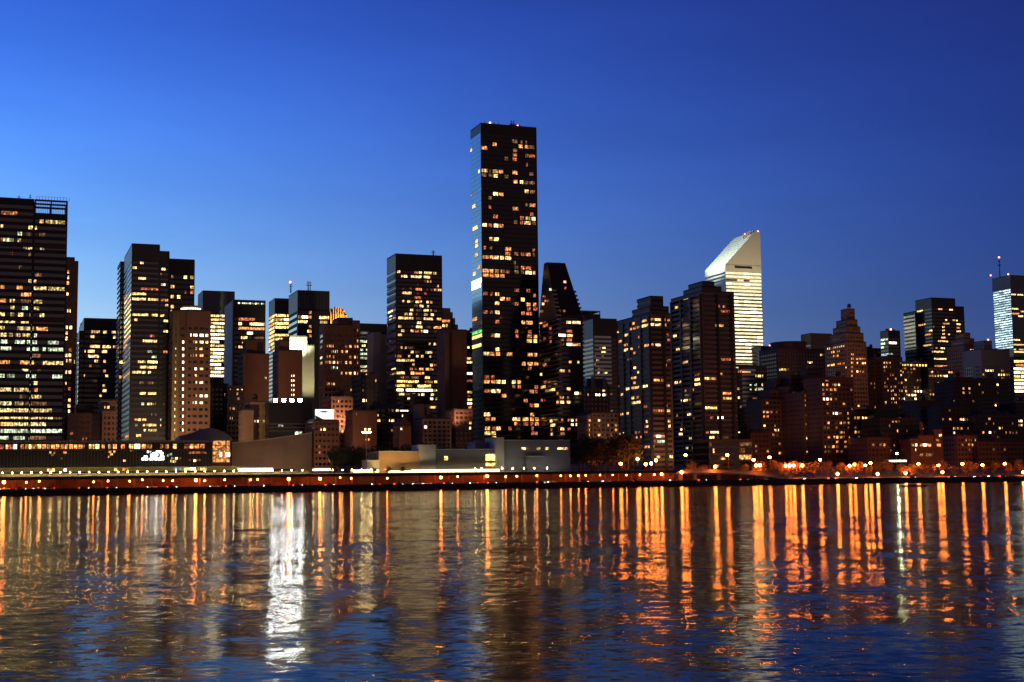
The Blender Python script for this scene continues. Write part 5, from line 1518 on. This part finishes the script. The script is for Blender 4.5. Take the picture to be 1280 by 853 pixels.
for p, _, dr, kind in cars:
    o = protos[kind] if kind not in used else copy_tree(protos[kind])
    used[kind] = 1
    v = 4.2 if dr < 0 else 8.6
    u = uat(p, 612, v)
    o.location = world(u, v, 2.508)
    # traffic nearer the bank runs to the right, away; the far lanes run towards the left
    o.rotation_euler.z = GRID + (0 if dr < 0 else math.pi)
    l, w = lab[p]
    tag(o, '%s car on the drive below the %s, %s' % (kind, l, w), 'car', 'cars on the river drive')

# ------------------------------------------------------------------ trees
def make_tree(seed, h, w, n, leaf='leaf'):
    rn = random.Random(seed)
    t = bpy.data.objects.new('tree', None); COL.objects.link(t)
    mb = MB().tube((0, 0, -.3), (0, 0, h * .45), .28, .16, 7)
    cl = []
    for i in range(7):
        a = rn.uniform(0, 6.28); rr = rn.uniform(.15, .42) * w
        p = (rr * math.cos(a), rr * math.sin(a), h * rn.uniform(.42, .92))
        mb.tube((0, 0, h * rn.uniform(.25, .42)), (p[0] * .8, p[1] * .8, p[2] * .92), .1, .04, 5)
        cl.append((p, rn.uniform(.22, .36) * w))
    cl.append(((0, 0, h * .72), w * .36))
    part('trunk', mb, M['bark'], t)
    lf = MB()
    for (c, r_) in cl:
        for i in range(n):
            d = Vector((rn.gauss(0, 1), rn.gauss(0, 1), rn.gauss(0, .8))).normalized() * r_ * rn.uniform(.45, 1.05)
            p = Vector(c) + d
            a = Vector((rn.gauss(0, 1), rn.gauss(0, 1), rn.gauss(0, 1))).normalized()
            b_ = a.orthogonal().normalized()
            s = rn.uniform(.28, .6)
            k = len(lf.v)
            lf.v += [tuple(p + a * s), tuple(p + b_ * s * .6), tuple(p - a * s), tuple(p - b_ * s * .6)]
            lf.f.append((k, k + 1, k + 2, k + 3)); lf.m.append(0)
    part('crown', lf, M[leaf], t)
    return t
TP = [make_tree(11 + i, h, w, 70) for i, (h, w) in enumerate(((10, 8), (12, 9.5)))] + [make_tree(31 + i, h, w, 80, 'autumn_lamplit') for i, (h, w) in enumerate(((8, 8.5), (6.5, 6), (10, 8.5), (9, 7)))]
tused = set()
rn = random.Random(5)
def tree(p, v, k, scale, label, group):
    u = uat(p, 590, v)
    o = TP[k] if k not in tused else copy_tree(TP[k])
    tused.add(k)
    o.location = world(u, v, gz(u, v) - .02)
    o.rotation_euler.z = rn.uniform(0, 6.28)
    o.scale = (scale, scale, scale)
    tag(o, label, 'tree', group)
for i in range(11):
    tree(418 + i * 5.0 + rn.uniform(-1, 1), rn.uniform(30, 70), rn.randrange(2), rn.uniform(1.1, 1.6), 'dark leafy tree in the clump left of the floodlit shed', 'trees between billboard building and shed')
for i in range(13):
    tree(478 + i * 7.5 + rn.uniform(-2, 2), rn.uniform(50, 95), rn.randrange(2), rn.uniform(1.1, 1.45), 'dark leafy tree standing behind the floodlit low sheds', 'trees behind the floodlit sheds')
for i in range(14):
    tree(718 + i * 5.6 + rn.uniform(-2, 2), rn.uniform(28, 80 if i < 8 else 44), rn.randrange(2), rn.uniform(1.2, 1.8), 'dark leafy tree in the clump right of the sheds', 'trees right of the floodlit sheds')
for p, v, k, s, l in ((742, 24, 3, .8, 'small round orange lit tree at the right end of the sheds'), (468, 13, 3, .5, 'small dark bush left of the lit marquees'), (486, 13, 3, .55, 'small dark bush in front of the orange lit shed half'), (504, 13, 3, .6, 'dark bush just left of the long white marquee')):
    tree(p, v, k, s, l, None)
xs = [868, 880, 893, 903, 918, 930, 944, 952, 966, 978, 990, 1006, 1018, 1034, 1050, 1063, 1072, 1086, 1099, 1108, 1126, 1139, 1152, 1166, 1181, 1194, 1209, 1218, 1230, 1243, 1262, 1275, 1286]
for p, l, w in ordered(xs):
    tree(p, rn.uniform(25.5, 36), rn.choice((2, 3, 4, 5)), rn.uniform(.75, 1.05), 'orange lit shore tree before the %s, %s' % (l, w), 'orange lit trees along the right shore')

# ------------------------------------------------------------------ spot lamps: floodlights the place has, plus added warm fill
def spot(name, u, v, z, tu, tv, tz, watts, col, deg, blend=.6, rad=.5):
    ld = bpy.data.lights.new(name, 'SPOT')
    ld.energy, ld.color, ld.spot_size, ld.spot_blend, ld.shadow_soft_size = watts, col, R(deg), blend, rad
    o = bpy.data.objects.new(name, ld); COL.objects.link(o)
    o.location = world(u, v, z)
    d = world(tu, tv, tz) - o.location
    o.rotation_euler = d.to_track_quat('-Z', 'Y').to_euler()
    return o
def pt(px, py, v): 
    u, z = hit(px, py, v); return u, v, z
# white tower crown
cu, cz = hit(930, 315, 640)
spot('crown_floodlight', cu, 555, cz - 75, cu + 4, 640, cz + 8, 2.9e5, (1.0, .80, .42), 62)
spot('crown_floodlight', cu - 80, 640 + 14, cz + 6, cu - 6, 662, cz, 4.2e5, (.86, 1.0, .72), 70)
# golden deco crown
cu, cz = hit(422, 390, 800)
spot('deco_floodlight', cu, 770, cz - 30, cu, 800, cz, 4.5e5, (1.0, .55, .16), 80)
# pale stepped block
cu, cz = hit(370, 432, 330)
spot('roof_floodlight', cu, 318, cz - 6, cu - 1, 331, cz + 4, 8e4, (.95, 1.0, .62), 120)
cu, cz = hit(388, 445, 331)
spot('roof_floodlight', cu - 4, 300, cz - 40, cu, 331, cz, 1.0e5, (.85, .80, .45), 80)
# orange lit shed half, pylon, sheds and hall, washed by ground floodlights
for px, w, col in ((480, 6000, (1, .62, .22)), (495, 7000, (1, .62, .22)), (512, 7000, (1, .62, .22)), (537, 1500, (.9, .95, .5)), (560, 1100, (.8, .8, .9)), (590, 1100, (.8, .8, .9)), (622, 1900, (1, .95, .55)), (645, 1600, (.95, .9, .8)), (675, 1300, (.9, .85, .85)), (700, 1300, (.9, .85, .85))):
    u, z = hit(px, 588, 13)
    spot('ground_floodlight', u, 13, 9.6, u, 24, 17, w, col, 130, .8, .3)
for px in (300, 325, 350, 375):
    u, z = hit(px, 585, 25)
    spot('ground_floodlight', u, 25, 10, u, 45, 22, 1700, (1, .52, .28), 130, .8, .3)
for i in range(22):
    px = 4 + i * 14.4
    u, z = hit(px, 590, 14)
    spot('terrace_floodlight', u, 14.5, 14.8, u, 21, 11.6, 420, (1, .80, .30), 62, .7, .2)

# warm fill spots added between the blocks, standing in for unseen street lighting
cu, cz = hit(246, 480, 140)
spot('warm_fill_spot', cu - 14, 92, 14, cu - 2, 140, cz - 10, 1.0e5, (1, .66, .38), 125, .8, 1)
for px, v0, z0, tv, tz, w in ((92, 125, 30, 160, 45, 2e3), (136, 125, 16, 150, 30, 4e3), (320, 150, 35, 230, 80, 2.5e4), (364, 170, 40, 250, 80, 3e4), (408, 62, 14, 92, 32, 1.1e4), (428, 130, 24, 180, 55, 8e3), (456, 110, 22, 150, 45, 6e3),
        (424, 170, 40, 262, 110, 6e4), (545, 80, 13, 110, 30, 1.3e4), (570, 110, 40, 150, 90, 3e4), (756, 120, 20, 150, 40, 1.2e4), (968, 105, 25, 150, 60, 8e3), (1000, 95, 25, 140, 60, 8e3), (1046, 70, 20, 100, 60, 8e3), (1056, 150, 60, 230, 130, 9e4),
        (1110, 150, 40, 240, 90, 3e4), (1208, 230, 60, 330, 120, 8e4), (1245, 200, 60, 300, 100, 4e4), (1250, 70, 16, 100, 40, 1.0e4), (1190, 80, 18, 110, 40, 1.0e4), (850, 40, 12, 72, 50, 1.3e4), (800, 36, 12, 60, 40, 6e3)):
    u = uat(px, 500, v0)
    spot('warm_fill_spot', u, v0, z0, u + 6, tv, tz, w, (1, .50, .24), 120, .8, 1)

# ------------------------------------------------------------------ dusk sky
wd = bpy.data.worlds.new('World')
S.world = wd
wd.use_nodes = True
nt = wd.node_tree; nt.nodes.clear()
N, L = nt.nodes, nt.links
out = N.new('ShaderNodeOutputWorld')
bg = N.new('ShaderNodeBackground')
# clear dusk sky: brightness falls away from the sunset azimuth (G) and with elevation (E), fitted as exp(polynomial)
def vm(op, a=None, b=None, scale=None):
    n = N.new('ShaderNodeVectorMath'); n.operation = op
    for i, x in enumerate((a, b)):
        if x is None: continue
        if hasattr(x, 'is_output'): L.new(x, n.inputs[i])
        else: n.inputs[i].default_value = x
    if scale is not None:
        if hasattr(scale, 'is_output'): L.new(scale, n.inputs['Scale'])
        else: n.inputs['Scale'].default_value = scale
    return n.outputs['Value'] if op in ('DOT_PRODUCT', 'LENGTH') else n.outputs['Vector']
def mm(op, a, b=0.0, c=0.0):
    n = N.new('ShaderNodeMath'); n.operation = op
    for i, x in enumerate((a, b, c)):
        if hasattr(x, 'is_output'): L.new(x, n.inputs[i])
        else: n.inputs[i].default_value = x
    return n.outputs[0]
tc = N.new('ShaderNodeTexCoord')
dirn = vm('NORMALIZE', tc.outputs['Generated'])
hor = vm('NORMALIZE', vm('MULTIPLY', dirn, (1, 1, 0)))
AZ = R(-50)
G = mm('MINIMUM', mm('MAXIMUM', vm('DOT_PRODUCT', hor, (math.sin(AZ), math.cos(AZ), 0)), -.3), .93)
sx = N.new('ShaderNodeSeparateXYZ'); L.new(dirn, sx.inputs['Vector'])
EL = mm('MINIMUM', mm('MAXIMUM', mm('ARCSINE', sx.outputs['Z']), .085), .42)
acc = vm('ADD', vm('SCALE', (6.125, 4.898, 2.602), scale=G), (-4.55, -4.04, -2.73))
acc = vm('ADD', acc, vm('SCALE', (-4.057, 1.03, 6.15), scale=EL))
acc = vm('ADD', acc, vm('SCALE', (-12.818, -6.197, -.785), scale=mm('MULTIPLY', G, EL)))
acc = vm('ADD', acc, vm('SCALE', (8.785, -6.768, -15.424), scale=mm('MULTIPLY', EL, EL)))
sp = N.new('ShaderNodeSeparateXYZ'); L.new(acc, sp.inputs['Vector'])
cb = N.new('ShaderNodeCombineColor')
for i, ch in enumerate(('X', 'Y', 'Z')):
    L.new(mm('EXPONENT', sp.outputs[ch]), cb.inputs[i])
# the lit boroughs behind the viewer: a dim warm city glow low in the eastern sky
GE = mm('MAXIMUM', mm('MULTIPLY', vm('DOT_PRODUCT', hor, (-math.sin(AZ), -math.cos(AZ), 0)), 1.0), 0.0)
FE = mm('EXPONENT', mm('MULTIPLY', mm('MAXIMUM', mm('ARCSINE', sx.outputs['Z']), 0.0), -2.6))
warm = vm('SCALE', (.27, .155, .10), scale=mm('MULTIPLY', mm('POWER', GE, .7), FE))
# barely visible high streaks of cirrus
cmap = N.new('ShaderNodeMapping'); cmap.inputs['Scale'].default_value = (2.2, 2.2, 15); cmap.inputs['Rotation'].default_value = (0, R(5), 0)
L.new(dirn, cmap.inputs['Vector'])
cn = N.new('ShaderNodeTexNoise'); cn.inputs['Scale'].default_value = 1.6; cn.inputs['Detail'].default_value = 5
L.new(cmap.outputs['Vector'], cn.inputs['Vector'])
cmr = N.new('ShaderNodeMapRange'); cmr.inputs['From Min'].default_value = .3; cmr.inputs['From Max'].default_value = .75
cmr.inputs['To Min'].default_value = .955; cmr.inputs['To Max'].default_value = 1.07
L.new(cn.outputs['Fac'], cmr.inputs['Value'])
tot = vm('ADD', vm('SCALE', cb.outputs['Color'], scale=cmr.outputs['Result']), warm)
L.new(tot, bg.inputs['Color'])
bg.inputs['Strength'].default_value = 1.0
L.new(bg.outputs['Background'], out.inputs['Surface'])

sd = bpy.data.lights.new('sun', 'SUN')
sd.energy, sd.angle, sd.color = .02, R(10), (1, .8, .6)
so = bpy.data.objects.new('sun', sd); COL.objects.link(so)
so.rotation_euler = (R(88), 0, R(130))

S.view_settings.view_transform = 'Standard'
S.view_settings.look = 'None'
S.view_settings.exposure = 0
S.view_settings.gamma = 1
S.view_settings.use_curve_mapping = False
S.cycles.use_denoising = True
S.cycles.denoiser = 'OPENIMAGEDENOISE'
S.cycles.max_bounces = 4
S.cycles.diffuse_bounces = 2
S.cycles.glossy_bounces = 3
S.cycles.sample_clamp_indirect = 20

for o in bpy.data.objects:
    n = len(str(o.get('label', '')).split())
    if n and not 4 <= n <= 16:
        print('LABEL', n, o.name, o['label'])
